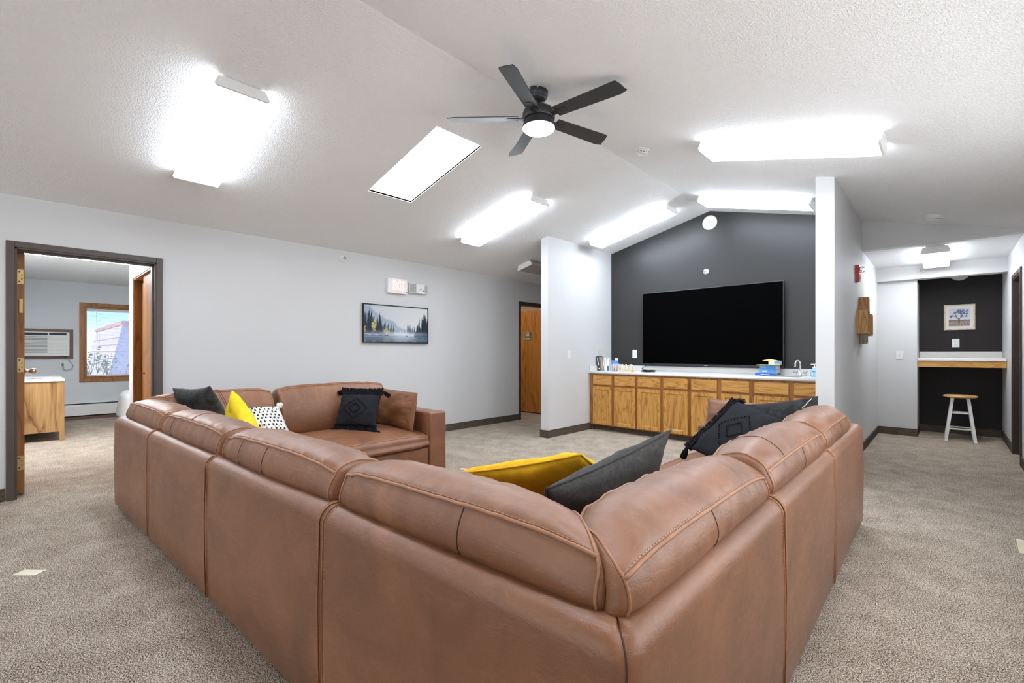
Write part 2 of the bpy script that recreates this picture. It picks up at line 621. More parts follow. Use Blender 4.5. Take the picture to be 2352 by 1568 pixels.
# ceiling : two slopes with the skylight hole
SKX0, SKX1, SKY0, SKY1 = -4.085, -2.996, 2.295, 2.79
b = bm_()
xs = [XL - 0.12, SKX0, SKX1, XRG]
ys = [YN - 0.1, SKY0, SKY1, 8.1]
for i in range(3):
    for j in range(3):
        if i == 1 and j == 1:
            continue
        x0, x1 = xs[i], xs[i + 1]
        prism(b, [(x0, ys[j], zc(x0)), (x1, ys[j], zc(x1)), (x1, ys[j], zc(x1) + 0.12), (x0, ys[j], zc(x0) + 0.12)], (0, ys[j + 1] - ys[j], 0))
prism(b, [(XRG, YN - 0.1, ZRG), (XRW + 0.12, YN - 0.1, zc(XRW + 0.12)), (XRW + 0.12, YN - 0.1, zc(XRW + 0.12) + 0.12), (XRG, YN - 0.1, ZRG + 0.12)], (0, 8.1 - YN + 0.1, 0))
bmesh.ops.remove_doubles(b, verts=b.verts[:], dist=1e-5)
struct('ceiling', b, 'ceiling', 'vaulted white textured ceiling', 'ceiling')

def wall_x(name, x0, x1, segs, m, label, ztop=None):
    """wall running along y between planes x0..x1; segs of (y0,y1,z0,z1); z1 None = up to the ceiling"""
    b = bm_()
    for (y0, y1, z0, z1) in segs:
        if z1 is None:
            prism(b, [(x0, y0, z0), (x1, y0, z0), (x1, y0, zc(x1) + 0.03), (x0, y0, zc(x0) + 0.03)], (0, y1 - y0, 0))
        else:
            box(b, (x0, y0, z0), (x1, y1, z1))
    return struct(name, b, m, label, 'wall')

D1A, D1B, DTOP = -0.05, 0.855, 2.02        # bedroom doorway in the left wall
D3A, D3B = 5.965, 6.80                     # far doorway in the left wall
wall_x('wall_left', XL - 0.12, XL, [(YN, D1A, 0, None), (D1A, D1B, DTOP, None), (D1B, D3A, 0, None), (D3A, D3B, DTOP, None), (D3B, 8.0, 0, None)], 'wall', 'long white wall on the left with two doorways')
D4A, D4B, D5A, D5B = 7.10, 7.86, 5.75, 6.62
wall_x('wall_right', XRW, XRW + 0.12, [(YN, D5A, 0, None), (D5A, D5B, DTOP, None), (D5B, D4A, 0, None), (D4A, D4B, DTOP, None), (D4B, 9.25, 0, None)], 'wall', 'white wall at the right edge with brown door casings')
WINGY = 4.93
wall_x('wall_wing_left', -4.087, -3.963, [(WINGY, 6.58, 0, None)], 'wall', 'short white partition left of the charcoal wall')
wall_x('wall_wing_right', -0.852, -0.71, [(WINGY, 9.25, 0, None)], 'wall', 'white partition right of the charcoal wall')
b = bm_()
prism(b, [(-3.963, 6.58, 0), (-0.852, 6.58, 0), (-0.852, 6.58, zc(-0.852) + 0.02), (XRG, 6.58, ZRG + 0.02), (-3.963, 6.58, zc(-3.963) + 0.02)], (0, 0.12, 0))
struct('wall_gable', b, 'dark_wall', 'charcoal painted gable wall behind the television', 'wall')
b = bm_()
prism(b, [(XL - 0.12, YN, 0), (XRW + 0.12, YN, 0), (XRW + 0.12, YN, zc(XRW)), (XRG, YN, ZRG + 0.02), (XL - 0.12, YN, zc(XL))], (0, -0.12, 0))
struct('wall_near', b, 'wall', 'white gable wall behind the camera', 'wall')
b = bm_()
box(b, (XL, 8.0, 0), (-4.087, 8.12, 2.9))
struct('wall_corridor_end', b, 'wall', 'white wall closing the corridor behind the partition', 'wall')
# corridor side behind the gable wall
b = bm_()
box(b, (-4.087, 6.58, 0), (-3.967, 8.0, 2.9))
struct('wall_corridor_side', b, 'wall', 'white corridor wall behind the partition', 'wall')

# right hall
ZH = 2.382
b = bm_()
prism(b, [(-0.71, 6.815, ZH), (XRW, 6.815, ZH), (XRW, 6.815, zc(XRW) + 0.02), (-0.71, 6.815, zc(-0.71) + 0.02)], (0, 0.12, 0))
struct('wall_hall_header', b, 'wall', 'white header above the right hall', 'wall')
b = bm_()
box(b, (-0.72, 6.935, ZH), (XRW + 0.01, 8.6, ZH + 0.08))
struct('ceiling_hall', b, 'ceiling', 'low flat ceiling of the right hall', 'ceiling')
b = bm_()
box(b, (-0.71, 8.47, 2.195), (XRW, 8.65, ZH))
struct('trim_1', b, 'wall', 'white boxed beam over the desk nook', 'beam')
b = bm_()
box(b, (-0.71, 8.57, 0), (-0.276, 9.25, 2.195))
struct('wall_hall_end', b, 'wall', 'white end wall of the right hall beside the nook', 'wall')
b = bm_()
box(b, (-0.85, 9.25, 0), (XRW + 0.12, 9.37, 2.6))
struct('wall_nook', b, 'nook_wall', 'charcoal back wall of the desk nook', 'wall')
b = bm_()
box(b, (-0.72, 8.55, 2.463), (XRW + 0.01, 9.26, 2.54))
struct('ceiling_nook', b, 'ceiling', 'small ceiling inside the desk nook', 'ceiling')

# ---- baseboards (carpet base)
def bboard(name, lo, hi, label):
    b = bm_()
    box(b, lo, hi, 0.003, 1)
    o = struct(name, b, 'base', label, 'baseboard')
    c = bm_()
    x0, y0, z0 = lo
    x1, y1, z1 = hi
    box(c, (x0 - 0.002, y0 - 0.002, z1), (x1 + 0.002, y1 + 0.002, z1 + 0.006))
    obj('cap_strip', c, 'casing_dark', o, local=True)
    return o
T = 0.011
bboard('baseboard_left', (XL, D1B + 0.055, 0), (XL + T, D3A - 0.055, 0.096), 'speckled carpet baseboard along the left wall')
bboard('baseboard_left_near', (XL, YN, 0), (XL + T, D1A - 0.055, 0.096), 'speckled carpet baseboard left of the bedroom doorway')
bboard('baseboard_wing_left_side', (-3.963, WINGY - T, 0), (-3.963 + T, 6.0, 0.096), 'speckled carpet baseboard on the left partition side')
bboard('baseboard_wing_left_end', (-4.087 - T, WINGY - T, 0), (-3.963, WINGY, 0.096), 'speckled carpet baseboard round the left partition end')
bboard('baseboard_wing_right', (-0.71, WINGY, 0), (-0.71 + T, 8.57, 0.096), 'speckled carpet baseboard along the right partition')
bboard('baseboard_hall_end', (-0.71 + T, 8.57 - T, 0), (-0.276 + T, 8.57, 0.096), 'speckled carpet baseboard under the hall end wall')
bboard('baseboard_nook_side', (-0.276, 8.57, 0), (-0.276 + T, 9.25, 0.096), 'speckled carpet baseboard on the nook return')
bboard('baseboard_nook_back', (-0.276 + T, 9.25 - T, 0), (XRW - T, 9.25, 0.096), 'speckled carpet baseboard along the nook back wall')
bboard('baseboard_right_far', (XRW - T, D4B + 0.055, 0), (XRW, 9.25, 0.096), 'speckled carpet baseboard on the right wall past the door')
bboard('baseboard_right', (XRW - T, D5B + 0.055, 0), (XRW, D4A - 0.055, 0.096), 'speckled carpet baseboard between the two right doors')

# ---- doorways ----------------------------------------------------
def casing_x(b, xf0, xf1, ya, yb, zt, w):
    """three sided casing on a wall running along y"""
    box(b, (xf0, ya - w, 0), (xf1, ya, zt + w), 0.003, 1)
    box(b, (xf0, yb, 0), (xf1, yb + w, zt + w), 0.003, 1)
    box(b, (xf0, ya, zt), (xf1, yb, zt + w), 0.003, 1)

# door_1 : bedroom door, open, seen on its hinge edge
d1 = thing('door_1', 'open wooden door in the brown cased doorway to the bedroom', 'door', (XL, 0.4, 0), kind='structure')
b = bm_()
casing_x(b, XL, XL + 0.014, D1A, D1B, DTOP, 0.048)
obj('casing', b, 'casing', d1)
b = bm_()
box(b, (XL - 0.135, D1A, 0), (XL + 0.006, D1A + 0.012, DTOP))
box(b, (XL - 0.135, D1B - 0.012, 0), (XL + 0.006, D1B, DTOP))
box(b, (XL - 0.135, D1A, DTOP - 0.012), (XL + 0.006, D1B, DTOP))
box(b, (XL - 0.10, D1B - 0.026, 0), (XL - 0.04, D1B - 0.012, DTOP - 0.012))
box(b, (XL - 0.10, D1A + 0.012, DTOP - 0.026), (XL - 0.04, D1B - 0.012, DTOP - 0.012))
obj('jamb', b, 'casing', d1)
b = bm_()
box(b, (XL - 1.00, -0.041, 0.02), (XL - 0.118, 0.0035, 2.0), 0.002, 1)
leaf = obj('leaf', b, 'door_edge', d1)
for zz, m_ in ((1.80, 'brass'), (1.075, 'brass'), (0.27, 'brass')):
    b = bm_()
    box(b, (XL - 0.1185, -0.038, zz - 0.06), (XL - 0.114, -0.002, zz + 0.06), 0.001, 1)
    h = obj('hinge', b, m_, leaf, local=True)
b = bm_()
for zz in (1.80, 1.075, 0.27):
    for k, (yy, dz) in enumerate(((-0.026, 0.04), (-0.012, 0.015), (-0.026, -0.04), (-0.012, -0.018))):
        cyl(b, (XL - 0.1145, yy, zz + dz), (XL - 0.1125, yy, zz + dz), 0.005, seg=8)
stuff(obj('hinge_screws', b, 'dark', leaf, local=True))
b = bm_()
box(b, (XL - 0.118, -0.030, 1.50), (XL - 0.112, -0.006, 1.62), 0.004, 2)
cyl(b, (XL - 0.114, -0.018, 1.60), (XL - 0.106, -0.018, 1.60), 0.009)
cyl(b, (XL - 0.114, -0.018, 1.52), (XL - 0.106, -0.018, 1.52), 0.009)
obj('door_closer_pin', b, 'brass', leaf, smooth=False, local=True)
b = bm_()
lathe(b, [(0.032, 0.0), (0.032, 0.006), (0.013, 0.010), (0.012, 0.03), (0.022, 0.04), (0.027, 0.055), (0.025, 0.075), (0.012, 0.08)], 20,
      Matrix.Translation((XL - 0.93, 0.0035, 1.0)) @ Matrix.Rotation(radians(-90), 4, 'X'))
obj('knob', b, 'chrome', leaf, True, local=True)

# door_3 : far doorway at the end of the left wall, open leaf with number sign
d3 = thing('door_3', 'open oak door in the far doorway beyond the left partition', 'door', (XL, 6.4, 0), kind='structure')
b = bm_()
casing_x(b, XL, XL + 0.014, D3A, D3B, DTOP, 0.048)
obj('casing', b, 'casing_dark', d3)
b = bm_()
box(b, (XL - 0.135, D3A, 0), (XL + 0.006, D3A + 0.012, DTOP))
box(b, (XL - 0.135, D3B - 0.012, 0), (XL + 0.006, D3B, DTOP))
box(b, (XL - 0.135, D3A, DTOP - 0.012), (XL + 0.006, D3B, DTOP))
obj('jamb', b, 'casing_dark', d3)
b = bm_()
box(b, (XL - 1.05, 6.72, 0.02), (XL - 0.06, 6.765, 1.985), 0.002, 1)
lf3 = obj('leaf', b, 'door_wood', d3)
b = bm_()
box(b, (XL - 1.04, 6.714, 0.03), (XL - 0.07, 6.72, 0.075))
obj('kick_strip', b, 'door_wood', lf3, local=True)
# room behind it, warm lit
b = bm_()
box(b, (XL - 2.2, 4.9, 0), (XL - 2.1, 7.6, 2.4))
box(b, (XL - 2.2, 7.5, 0), (XL - 0.12, 7.6, 2.4))
box(b, (XL - 2.2, 4.9, 0), (XL - 0.12, 5.0, 2.4))
struct('wall_far_room', b, 'wall', 'walls of the small room behind the far doorway', 'wall')
b = bm_()
box(b, (XL - 2.2, 4.9, 2.4), (XL - 0.12, 7.6, 2.46))
struct('ceiling_far_room', b, 'ceiling', 'ceiling of the small room behind the far doorway', 'ceiling')

# doors in the right wall
for nm, ya, yb, lab in (('door_4', D4A, D4B, 'brown cased doorway on the right wall beside the nook'), ('door_5', D5A, D5B, 'brown cased doorway at the right edge of the photo')):
    d = thing(nm, lab, 'door', (XRW, (ya + yb) / 2, 0), kind='structure')
    b = bm_()
    casing_x(b, XRW - 0.014, XRW, ya, yb, DTOP, 0.048)
    obj('casing', b, 'casing_dark', d)
    b = bm_()
    box(b, (XRW - 0.006, ya, 0), (XRW + 0.12, ya + 0.012, DTOP))
    box(b, (XRW - 0.006, yb - 0.012, 0), (XRW + 0.12, yb, DTOP))
    box(b, (XRW - 0.006, ya, DTOP - 0.012), (XRW + 0.12, yb, DTOP))
    box(b, (XRW + 0.04, yb - 0.028, 0), (XRW + 0.07, yb - 0.012, DTOP - 0.012))
    obj('jamb', b, 'casing_dark', d)
    b = bm_()
    box(b, (XRW + 0.075, ya + 0.014, 0.01), (XRW + 0.115, yb - 0.014, DTOP - 0.014))
    obj('leaf', b, 'casing_dark', d)

# fill_casing : casing added round the side fill light, no opening behind it
w3 = thing('fill_casing', 'unseen window casing added round the fill light on the right wall', 'window', (XRW, 2.5, 0.8), kind='structure')
b = bm_()
pframe(b, 0.72, 4.28, 0.75, 2.15, 0.06, XRW, XRW - 0.02, 'x', 0.004, lambda a, b_, f: (f, a, b_))
obj('casing', b, 'casing_dark', w3)
b = bm_()
for yy in (1.95, 3.05):
    box(b, (XRW - 0.018, yy - 0.025, 0.80), (XRW, yy + 0.025, 2.10))
obj('mullion', b, 'casing_dark', w3)
# ---- skylight
w2 = thing('window_2', 'rectangular skylight glowing white in the left ceiling slope', 'skylight', ((SKX0 + SKX1) / 2, (SKY0 + SKY1) / 2, zc((SKX0 + SKX1) / 2)), kind='structure')
b = bm_()
dz = 0.02
prism(b, [(SKX0, SKY0, zc(SKX0) + dz), (SKX1, SKY0, zc(SKX1) + dz), (SKX1, SKY0, zc(SKX1) + dz + 0.01), (SKX0, SKY0, zc(SKX0) + dz + 0.01)], (0, SKY1 - SKY0, 0))
obj('pane', b, 'sky_pane', w2)
b = bm_()
for (xa, xb_, ya, yb) in ((SKX0 - 0.02, SKX0, SKY0 - 0.02, SKY1 + 0.02), (SKX1, SKX1 + 0.02, SKY0 - 0.02, SKY1 + 0.02), (SKX0, SKX1, SKY0 - 0.02, SKY0), (SKX0, SKX1, SKY1, SKY1 + 0.02)):
    prism(b, [(xa, ya, zc(xa) + 0.004), (xb_, ya, zc(xb_) + 0.004), (xb_, ya, zc(xb_) + 0.11), (xa, ya, zc(xa) + 0.11)], (0, yb - ya, 0))
obj('curb', b, 'white', w2)

# ------------------------------------------------------------------ bedroom through the left doorway
XB = -11.05
WY0, WY1, WZ0, WZ1 = 0.735, 1.86, 0.72, 1.985
b = bm_()
for (y0, y1, z0, z1) in ((-0.4, WY0, 0, 2.4), (WY0, WY1, 0, WZ0), (WY0, WY1, WZ1, 2.4), (WY1, 3.2, 0, 2.4)):
    box(b, (XB - 0.14, y0, z0), (XB, y1, z1))
struct('wall_bedroom_far', b, 'bedroom_wall', 'pale bedroom wall with the window and air conditioner', 'wall')
b = bm_()
box(b, (XB, -0.40, 0), (XL - 0.12, -0.28, 2.4))
struct('wall_bedroom_left', b, 'bedroom_wall', 'bedroom wall hidden behind the open door', 'wall')
b = bm_()
box(b, (XB, 3.1, 0), (XL - 0.12, 3.2, 2.4))
struct('wall_bedroom_right', b, 'bedroom_wall', 'bedroom wall behind the bed', 'wall')
b = bm_()
box(b, (XB - 0.14, -0.4, 2.4), (XL - 0.115, 3.2, 2.46))
struct('ceiling_bedroom', b, 'ceiling', 'flat bedroom ceiling', 'ceiling')
# closet wall
YC = 0.90
CX0, CX1, CZ = -6.985, -5.60, 2.045
b = bm_()
box(b, (-7.39, YC, 0), (CX0, YC + 0.11, 2.4))
box(b, (CX0, YC, CZ), (CX1, YC + 0.11, 2.4))
box(b, (CX1, YC, 0), (XL - 0.12, YC + 0.11, 2.4))
box(b, (-7.39, YC + 0.11, 0), (-7.28, 3.1, 2.4))
struct('wall_closet', b, 'wall', 'white closet wall just inside the bedroom', 'wall')
d2 = thing('door_2', 'sliding wooden closet doors inside the bedroom', 'door', (-6.3, YC, 0), kind='structure')
b = bm_()
box(b, (CX0 - 0.05, YC - 0.014, 0), (CX0, YC, CZ + 0.05), 0.003, 1)
box(b, (CX1, YC - 0.014, 0), (CX1 + 0.05, YC, CZ + 0.05), 0.003, 1)
box(b, (CX0, YC - 0.014, CZ), (CX1, YC, CZ + 0.05), 0.003, 1)
obj('casing', b, 'trim_wood', d2)
b = bm_()
box(b, (CX0, YC - 0.008, 0), (CX0 + 0.014, YC + 0.11, CZ))
box(b, (CX1 - 0.014, YC - 0.008, 0), (CX1, YC + 0.11, CZ))
box(b, (CX0, YC - 0.008, CZ - 0.014), (CX1, YC + 0.11, CZ))
obj('jamb', b, 'trim_wood', d2)
b = bm_()
box(b, (CX0 + 0.016, YC + 0.065, 0.01), (-6.25, YC + 0.095, CZ - 0.05))
obj('door_panel', b, 'door_wood', d2)
b = bm_()
box(b, (-6.55, YC + 0.02, 0.01), (CX1 - 0.016, YC + 0.05, CZ - 0.02))
pf = obj('door_panel', b, 'door_wood', d2)
b = bm_()
lathe(b, [(0.012, 0), (0.012, 0.004), (0.006, 0.006), (0.008, 0.02), (0.0, 0.022)], 12, Matrix.Translation((-6.46, YC + 0.02, 0.95)) @ Matrix.Rotation(radians(90), 4, 'X'))
obj('finger_knob', b, 'door_edge', pf, True, local=True)

# window_1
w1 = thing('window_1', 'bedroom window with brown frame and open white blinds', 'window', (XB, 1.3, WZ0), kind='structure')
PX = lambda a, b_, f: (f, a, b_)
b = bm_()
pframe(b, WY0 - 0.07, WY1 + 0.07, WZ0 - 0.07, WZ1 + 0.07, 0.07, XB, XB + 0.018, 'x', 0.004, PX)
obj('casing', b, 'trim_wood', w1)
b = bm_()
pframe(b, WY0, WY1, WZ0, WZ1, 0.028, XB - 0.13, XB - 0.001, 'x', 0, PX)
obj('sash', b, 'door_edge', w1)
b = bm_()
box(b, (XB - 0.095, WY0 + 0.028, WZ0 + 0.028), (XB - 0.09, WY1 - 0.028, WZ1 - 0.028))
obj('pane', b, 'glass', w1)
b = bm_()
box(b, (XB - 0.06, WY0 + 0.03, WZ1 - 0.075), (XB - 0.02, WY1 - 0.03, WZ1 - 0.03), 0.003, 1)
obj('blind_headrail', b, 'blind', w1)
b = bm_()
box(b, (XB - 0.055, WY0 + 0.03, WZ0 + 0.03), (XB - 0.03, WY1 - 0.03, WZ0 + 0.05), 0.003, 1)
obj('blind_bottom_rail', b, 'blind', w1)
slat_me = None
nz = 52
for k in range(nz):
    z = WZ0 + 0.058 + k * (WZ1 - 0.085 - WZ0 - 0.058) / (nz - 1)
    if slat_me is None:
        b = bm_()
        prism(b, [(-0.012, 0, -0.0012), (0.0, 0, 0.0012), (0.012, 0, -0.0012), (0.012, 0, -0.0005), (0, 0, 0.0019), (-0.012, 0, -0.0005)], (0, WY1 - WY0 - 0.066, 0))
        so = obj('slat', b, 'blind', w1, local=True)
        slat_me = so.data
    else:
        so = bpy.data.objects.new('slat', slat_me)
        COL.objects.link(so)
        so.parent = w1
    so.location = (-0.042, WY0 + 0.033 - 1.3, z - WZ0)
b = bm_()
cyl(b, (XB - 0.022, WY0 + 0.16, WZ1 - 0.08), (XB - 0.022, WY0 + 0.165, WZ1 - 0.60), 0.004, seg=8)
obj('blind_wand', b, 'grey_plastic', w1)
b = bm_()
for yy in (WY0 + 0.2, WY1 - 0.2):
    cyl(b, (XB - 0.029, yy, WZ0 + 0.04), (XB - 0.029, yy, WZ1 - 0.06), 0.0012, seg=6)
obj('ladder_cords', b, 'blind', w1)

# baseboard heater
t = thing('baseboard_heater', 'long white baseboard heater under the bedroom window', 'heater', (XB + 0.04, 1.3, 0.06))
b = bm_()
prism(b, [(XB + 0.001, -0.27, 0.075), (XB + 0.07, -0.27, 0.075), (XB + 0.07, -0.27, 0.235), (XB + 0.05, -0.27, 0.262), (XB + 0.001, -0.27, 0.262)], (0, 3.3, 0))
obj('cover', b, 'white', t)
b = bm_()
box(b, (XB + 0.001, -0.27, 0.266), (XB + 0.055, 3.03, 0.284))
obj('top_slot', b, 'ac_dark', t)
b = bm_()
box(b, (XB + 0.001, -0.27, 0.284), (XB + 0.058, 3.03, 0.292))
obj('top_plate', b, 'white', t)
b = bm_()
box(b, (XB + 0.001, -0.27, 0.05), (XB + 0.05, 3.03, 0.078))
obj('bottom_slot', b, 'dark', t)
b = bm_()
box(b, (XB, -0.28, 0), (XB + 0.06, 3.1, 0.05))
struct('baseboard_bedroom', b, 'ac_wood', 'brown wooden baseboard below the bedroom heater', 'baseboard')

# air conditioner
t = thing('air_conditioner', 'white through wall air conditioner in a brown wood surround', 'air conditioner', (XB, 0.18, 1.3))
b = bm_()
pframe(b, -0.22, 0.588, 1.065, 1.57, 0.05, XB, XB + 0.03, 'x', 0, PX)
obj('wood_surround', b, 'ac_wood', t)
b = bm_()
box(b, (XB, -0.17, 1.115), (XB + 0.10, 0.538, 1.52), 0.006, 2)
bd = obj('body', b, 'white', t)
b = bm_()
box(b, (XB + 0.10, -0.16, 1.465), (XB + 0.104, 0.275, 1.505))
obj('air_outlet', b, 'ac_dark', t)
b = bm_()
box(b, (XB + 0.10, 0.29, 1.468), (XB + 0.104, 0.50, 1.506))
obj('control_panel', b, 'ac_dark', t)
b = bm_()
box(b, (XB + 0.10, -0.16, 1.165), (XB + 0.102, 0.27, 1.455))
obj('filter_panel', b, 'grey_plastic', t)
lm = None
for k in range(13):
    z = 1.165 + k * 0.0235
    if lm is None:
        b = bm_()
        box(b, (0, 0, -0.006), (0.012, 0.68, 0.006), 0.002, 1)
        so = obj('louver', b, 'white', t, local=True)
        lm = so.data
    else:
        so = bpy.data.objects.new('louver', lm)
        COL.objects.link(so)
        so.parent = t
    so.location = (0.10, -0.16 - 0.18, z - 1.3)
b = bm_()
tube(b, [(XB + 0.06, 0.50, 1.115), (XB + 0.05, 0.53, 1.05), (XB + 0.04, 0.575, 0.98), (XB + 0.04, 0.585, 0.93), (XB + 0.04, 0.555, 0.885), (XB + 0.04, 0.50, 0.87), (XB + 0.04, 0.465, 0.89), (XB + 0.03, 0.455, 0.96)], 0.006, 8)
obj('power_cord', b, 'grey_plastic', t, True)
b = bm_()
box(b, (XB + 0.012, 0.44, 0.945), (XB + 0.045, 0.47, 0.985), 0.005, 2)
obj('plug', b, 'grey_plastic', t)

def plate(name, label, cat, loc, w, h, facing, m, kind='outlet', group=None):
    """wall plate facing 'x+','x-','y-'"""
    t = thing(name, label, cat, loc, (0, 0, {'y-': 0, 'x+': pi / 2, 'x-': -pi / 2}[facing]), group)
    b = bm_()
    box(b, (-w / 2, -0.006, -h / 2), (w / 2, 0, h / 2), 0.002, 1)
    obj('cover_plate', b, m, t, local=True)
    if kind == 'outlet':
        for s in (-1, 1):
            b = bm_()
            box(b, (-w * 0.24, -0.009, s * h * 0.21 - h * 0.14), (w * 0.24, -0.006, s * h * 0.21 + h * 0.14), 0.002, 1)
            soc = obj('socket', b, m, t, local=True)
            b = bm_()
            for dx in (-0.007, 0.007):
                box(b, (dx - 0.0015, -0.0097, s * h * 0.21 - 0.002), (dx + 0.0015, -0.0088, s * h * 0.21 + 0.008))
            cyl(b, (0, -0.0097, s * h * 0.21 - 0.009), (0, -0.0088, s * h * 0.21 - 0.009), 0.003, seg=8)
            obj('slots', b, 'dark', soc, local=True)
    elif kind == 'switch':
        b = bm_()
        prism(b, [(-0.005, -0.006, -0.010), (-0.005, -0.006, 0.012), (-0.005, -0.018, 0.010), (-0.005, -0.014, 0.0)], (0.010, 0, 0))
        obj('toggle', b, m, t, local=True)
        b = bm_()
        for s in (-1, 1):
            cyl(b, (0, -0.0075, s * h * 0.34), (0, -0.006, s * h * 0.34), 0.003, seg=8)
        obj('screws', b, 'grey_plastic', t, local=True)
    else:
        b = bm_()
        box(b, (-w * 0.25, -0.009, -h * 0.30), (w * 0.25, -0.006, h * 0.30), 0.002, 1)
        obj('insert', b, m, t, local=True)
        b = bm_()
        for zz in (-0.18, 0.02, 0.2):
            box(b, (-w * 0.16, -0.0096, zz * h - 0.002), (w * 0.16, -0.0088, zz * h + 0.002))
        obj('slots', b, 'grey_plastic', t, local=True)
    return t
plate('outlet', 'white outlet on the bedroom wall with a plugged in cord', 'outlet', (XB, 0.458, 0.972), 0.075, 0.115, 'x+', 'plastic')

# dresser
t = thing('dresser', 'walnut look dresser with a white top inside the bedroom', 'dresser', (-9.2, 0.08, 0))
DX0, DX1, DY0, DY1 = -9.85, -8.62, -0.2, 0.36
b = bm_()
box(b, (DX0, DY0, 0.12), (DX1, DY1 - 0.03, 0.79))
obj('body', b, 'dresser', t)
b = bm_()
box(b, (DX0 - 0.01, DY0 - 0.01, 0.79), (DX1 + 0.015, DY1 + 0.015, 0.825), 0.004, 1)
obj('top', b, 'counter', t)
for (lx, ly) in ((DX1 - 0.03, DY1 - 0.035), (DX0, DY1 - 0.035), (DX1 - 0.03, DY0), (DX0, DY0)):
    b = bm_()
    box(b, (lx, ly, 0), (lx + 0.034, ly + 0.05, 0.79), 0.003, 1)
    obj('leg', b, 'dresser', t)
for r in range(3):
    for c in range(2):
        xa = DX0 + 0.05 + c * 0.585
        b = bm_()
        box(b, (xa, DY1 - 0.03, 0.15 + r * 0.21), (xa + 0.55, DY1 - 0.005, 0.34 + r * 0.21), 0.004, 1)
        dr = obj('drawer', b, 'dresser', t)
        b = bm_()
        ball(b, (xa + 0.49, DY1 + 0.012, 0.245 + r * 0.21), 0.014, 8)
        obj('knob', b, 'dark', dr, True, local=True)
t = thing('paper_pad', 'white papers lying on the bedroom dresser', 'paper', (-8.85, 0.1, 0.825))
b = bm_()
box(b, (-9.1, -0.02, 0.825), (-8.8, 0.20, 0.833), 0.001, 1)
obj('sheets', b, 'linen', t)
b = bm_()
box(b, (-9.02, 0.02, 0.833), (-8.74, 0.22, 0.837))
obj('top_sheet', b, 'white', t)
t = thing('eyeglasses', 'thin wire eyeglasses lying beside the papers on the dresser', 'glasses', (-8.68, 0.16, 0.825))
for dy in (-0.034, 0.034):
    b = bm_()
    tube(b, [(-8.68 + 0.022 * cos(a * pi / 6), 0.16 + dy + 0.026 * sin(a * pi / 6), 0.829) for a in range(12)], 0.002, 6, True)
    obj('rim', b, 'steel', t, True)
    b = bm_()
    tube(b, [(-8.68, 0.16 + dy * 1.75, 0.829), (-8.80, 0.16 + dy * 1.6, 0.840)], 0.0018, 6)
    obj('temple', b, 'steel', t)

# bed
t = thing('bed', 'bed with white covers behind the closet corner', 'bed', (-9.1, 1.9, 0))
b = bm_()
box(b, (-9.9, 1.10, 0.06), (-8.35, 2.95, 0.28), 0.02, 2)
obj('box_spring', b, 'linen', t)
b = bm_()
box(b, (-9.9, 1.06, 0.10), (-8.31, 2.97, 0.56), 0.11, 5)
for v in b.verts:
    k = max(0.0, (0.45 - v.co.z)) / 0.35
    v.co.y -= 0.10 * k * (1 if v.co.y < 1.5 else -1) * (0.7 + 0.5 * noise.noise((v.co.x * 4, v.co.y * 4, 1)))
    v.co.x += 0.05 * k * (1 if v.co.x > -9 else -1)
obj('duvet', b, 'linen', t, True)
for (lx, ly) in ((-9.85, 1.15), (-8.45, 1.15), (-9.85, 2.85), (-8.45, 2.85)):
    b = bm_()
    cyl(b, (lx, ly, 0), (lx, ly, 0.08), 0.03, seg=10)
    obj('leg', b, 'dark', t)

# outside the bedroom window
b = bm_()
box(b, (-80, -60, -3.4), (-11.6, 70, -3.2))
o = struct('ground_outside', b, flat('dry grass', srgb(190, 186, 150), 0.95, 0.05, 0, 0.15, 2.0), 'pale dry ground outside the window', 'ground')
t = thing('neighbour_building', 'neighbouring building with a steep mauve shingled roof outside the window', 'building', (-19.5, 6.4, -3.2))
b = bm_()
prism(b, [(-17.0, 0.87, -3.2), (-17.0, 7.0, -3.2), (-17.0, 7.0, 1.96), (-17.0, 1.92, 1.96)], (-7, 0, 0))
rf = obj('roof', b, flat('mauve shingles', srgb(222, 204, 208), 0.9, 0.1, 0, 0.1, 6.0), t)
b = bm_()
box(b, (-24.05, 1.90, 1.96), (-16.95, 7.05, 2.07))
obj('ridge_cap', b, flat('terracotta cap', srgb(226, 178, 160), 0.8, 0.1), t)
b = bm_()
for k in range(15):
    z0 = -1.2 + k * 0.2
    yk = 0.87 + (z0 + 3.2) / 5.16 * 1.05
    box(b, (-24, yk - 0.012, z0), (-16.985, yk + 0.05, z0 + 0.012))
stuff(obj('shingle_courses', b, flat('mauve shingle edge', srgb(206, 188, 194), 0.9, 0.1), t))
t = thing('bare_tree', 'leafy thin branched tree outside the bedroom window', 'tree', (-15.2, 1.45, -3.2))
rt = random.Random(3)
b = bm_()
lf = bm_()
def branch(p, d, L, r, lev):
    q = p + d * L
    tube(b, [p, p + d * L * 0.5 + Vector((rt.uniform(-.03, .03), rt.uniform(-.03, .03), 0)), q], [r, r * 0.8, r * 0.6], 5)
    if lev == 0:
        for _ in range(5):
            c = q + Vector((rt.uniform(-.16, .16), rt.uniform(-.16, .16), rt.uniform(-.14, .14)))
            n_ = Vector((rt.uniform(-1, 1), rt.uniform(-1, 1), rt.uniform(-1, 1))).normalized()
            u_, w_ = frame_axes(n_)
            s_ = rt.uniform(0.02, 0.045)
            lf.faces.new([lf.verts.new(c + u_ * s_), lf.verts.new(c + w_ * s_ * 0.6), lf.verts.new(c - u_ * s_), lf.verts.new(c - w_ * s_ * 0.6)])
        return
    for _ in range(3 if lev > 1 else 4):
        dd = (d + Vector((rt.uniform(-.7, .7), rt.uniform(-.7, .7), rt.uniform(-.1, .6)))).normalized()
        branch(q, dd, L * rt.uniform(0.55, 0.8), r * 0.6, lev - 1)
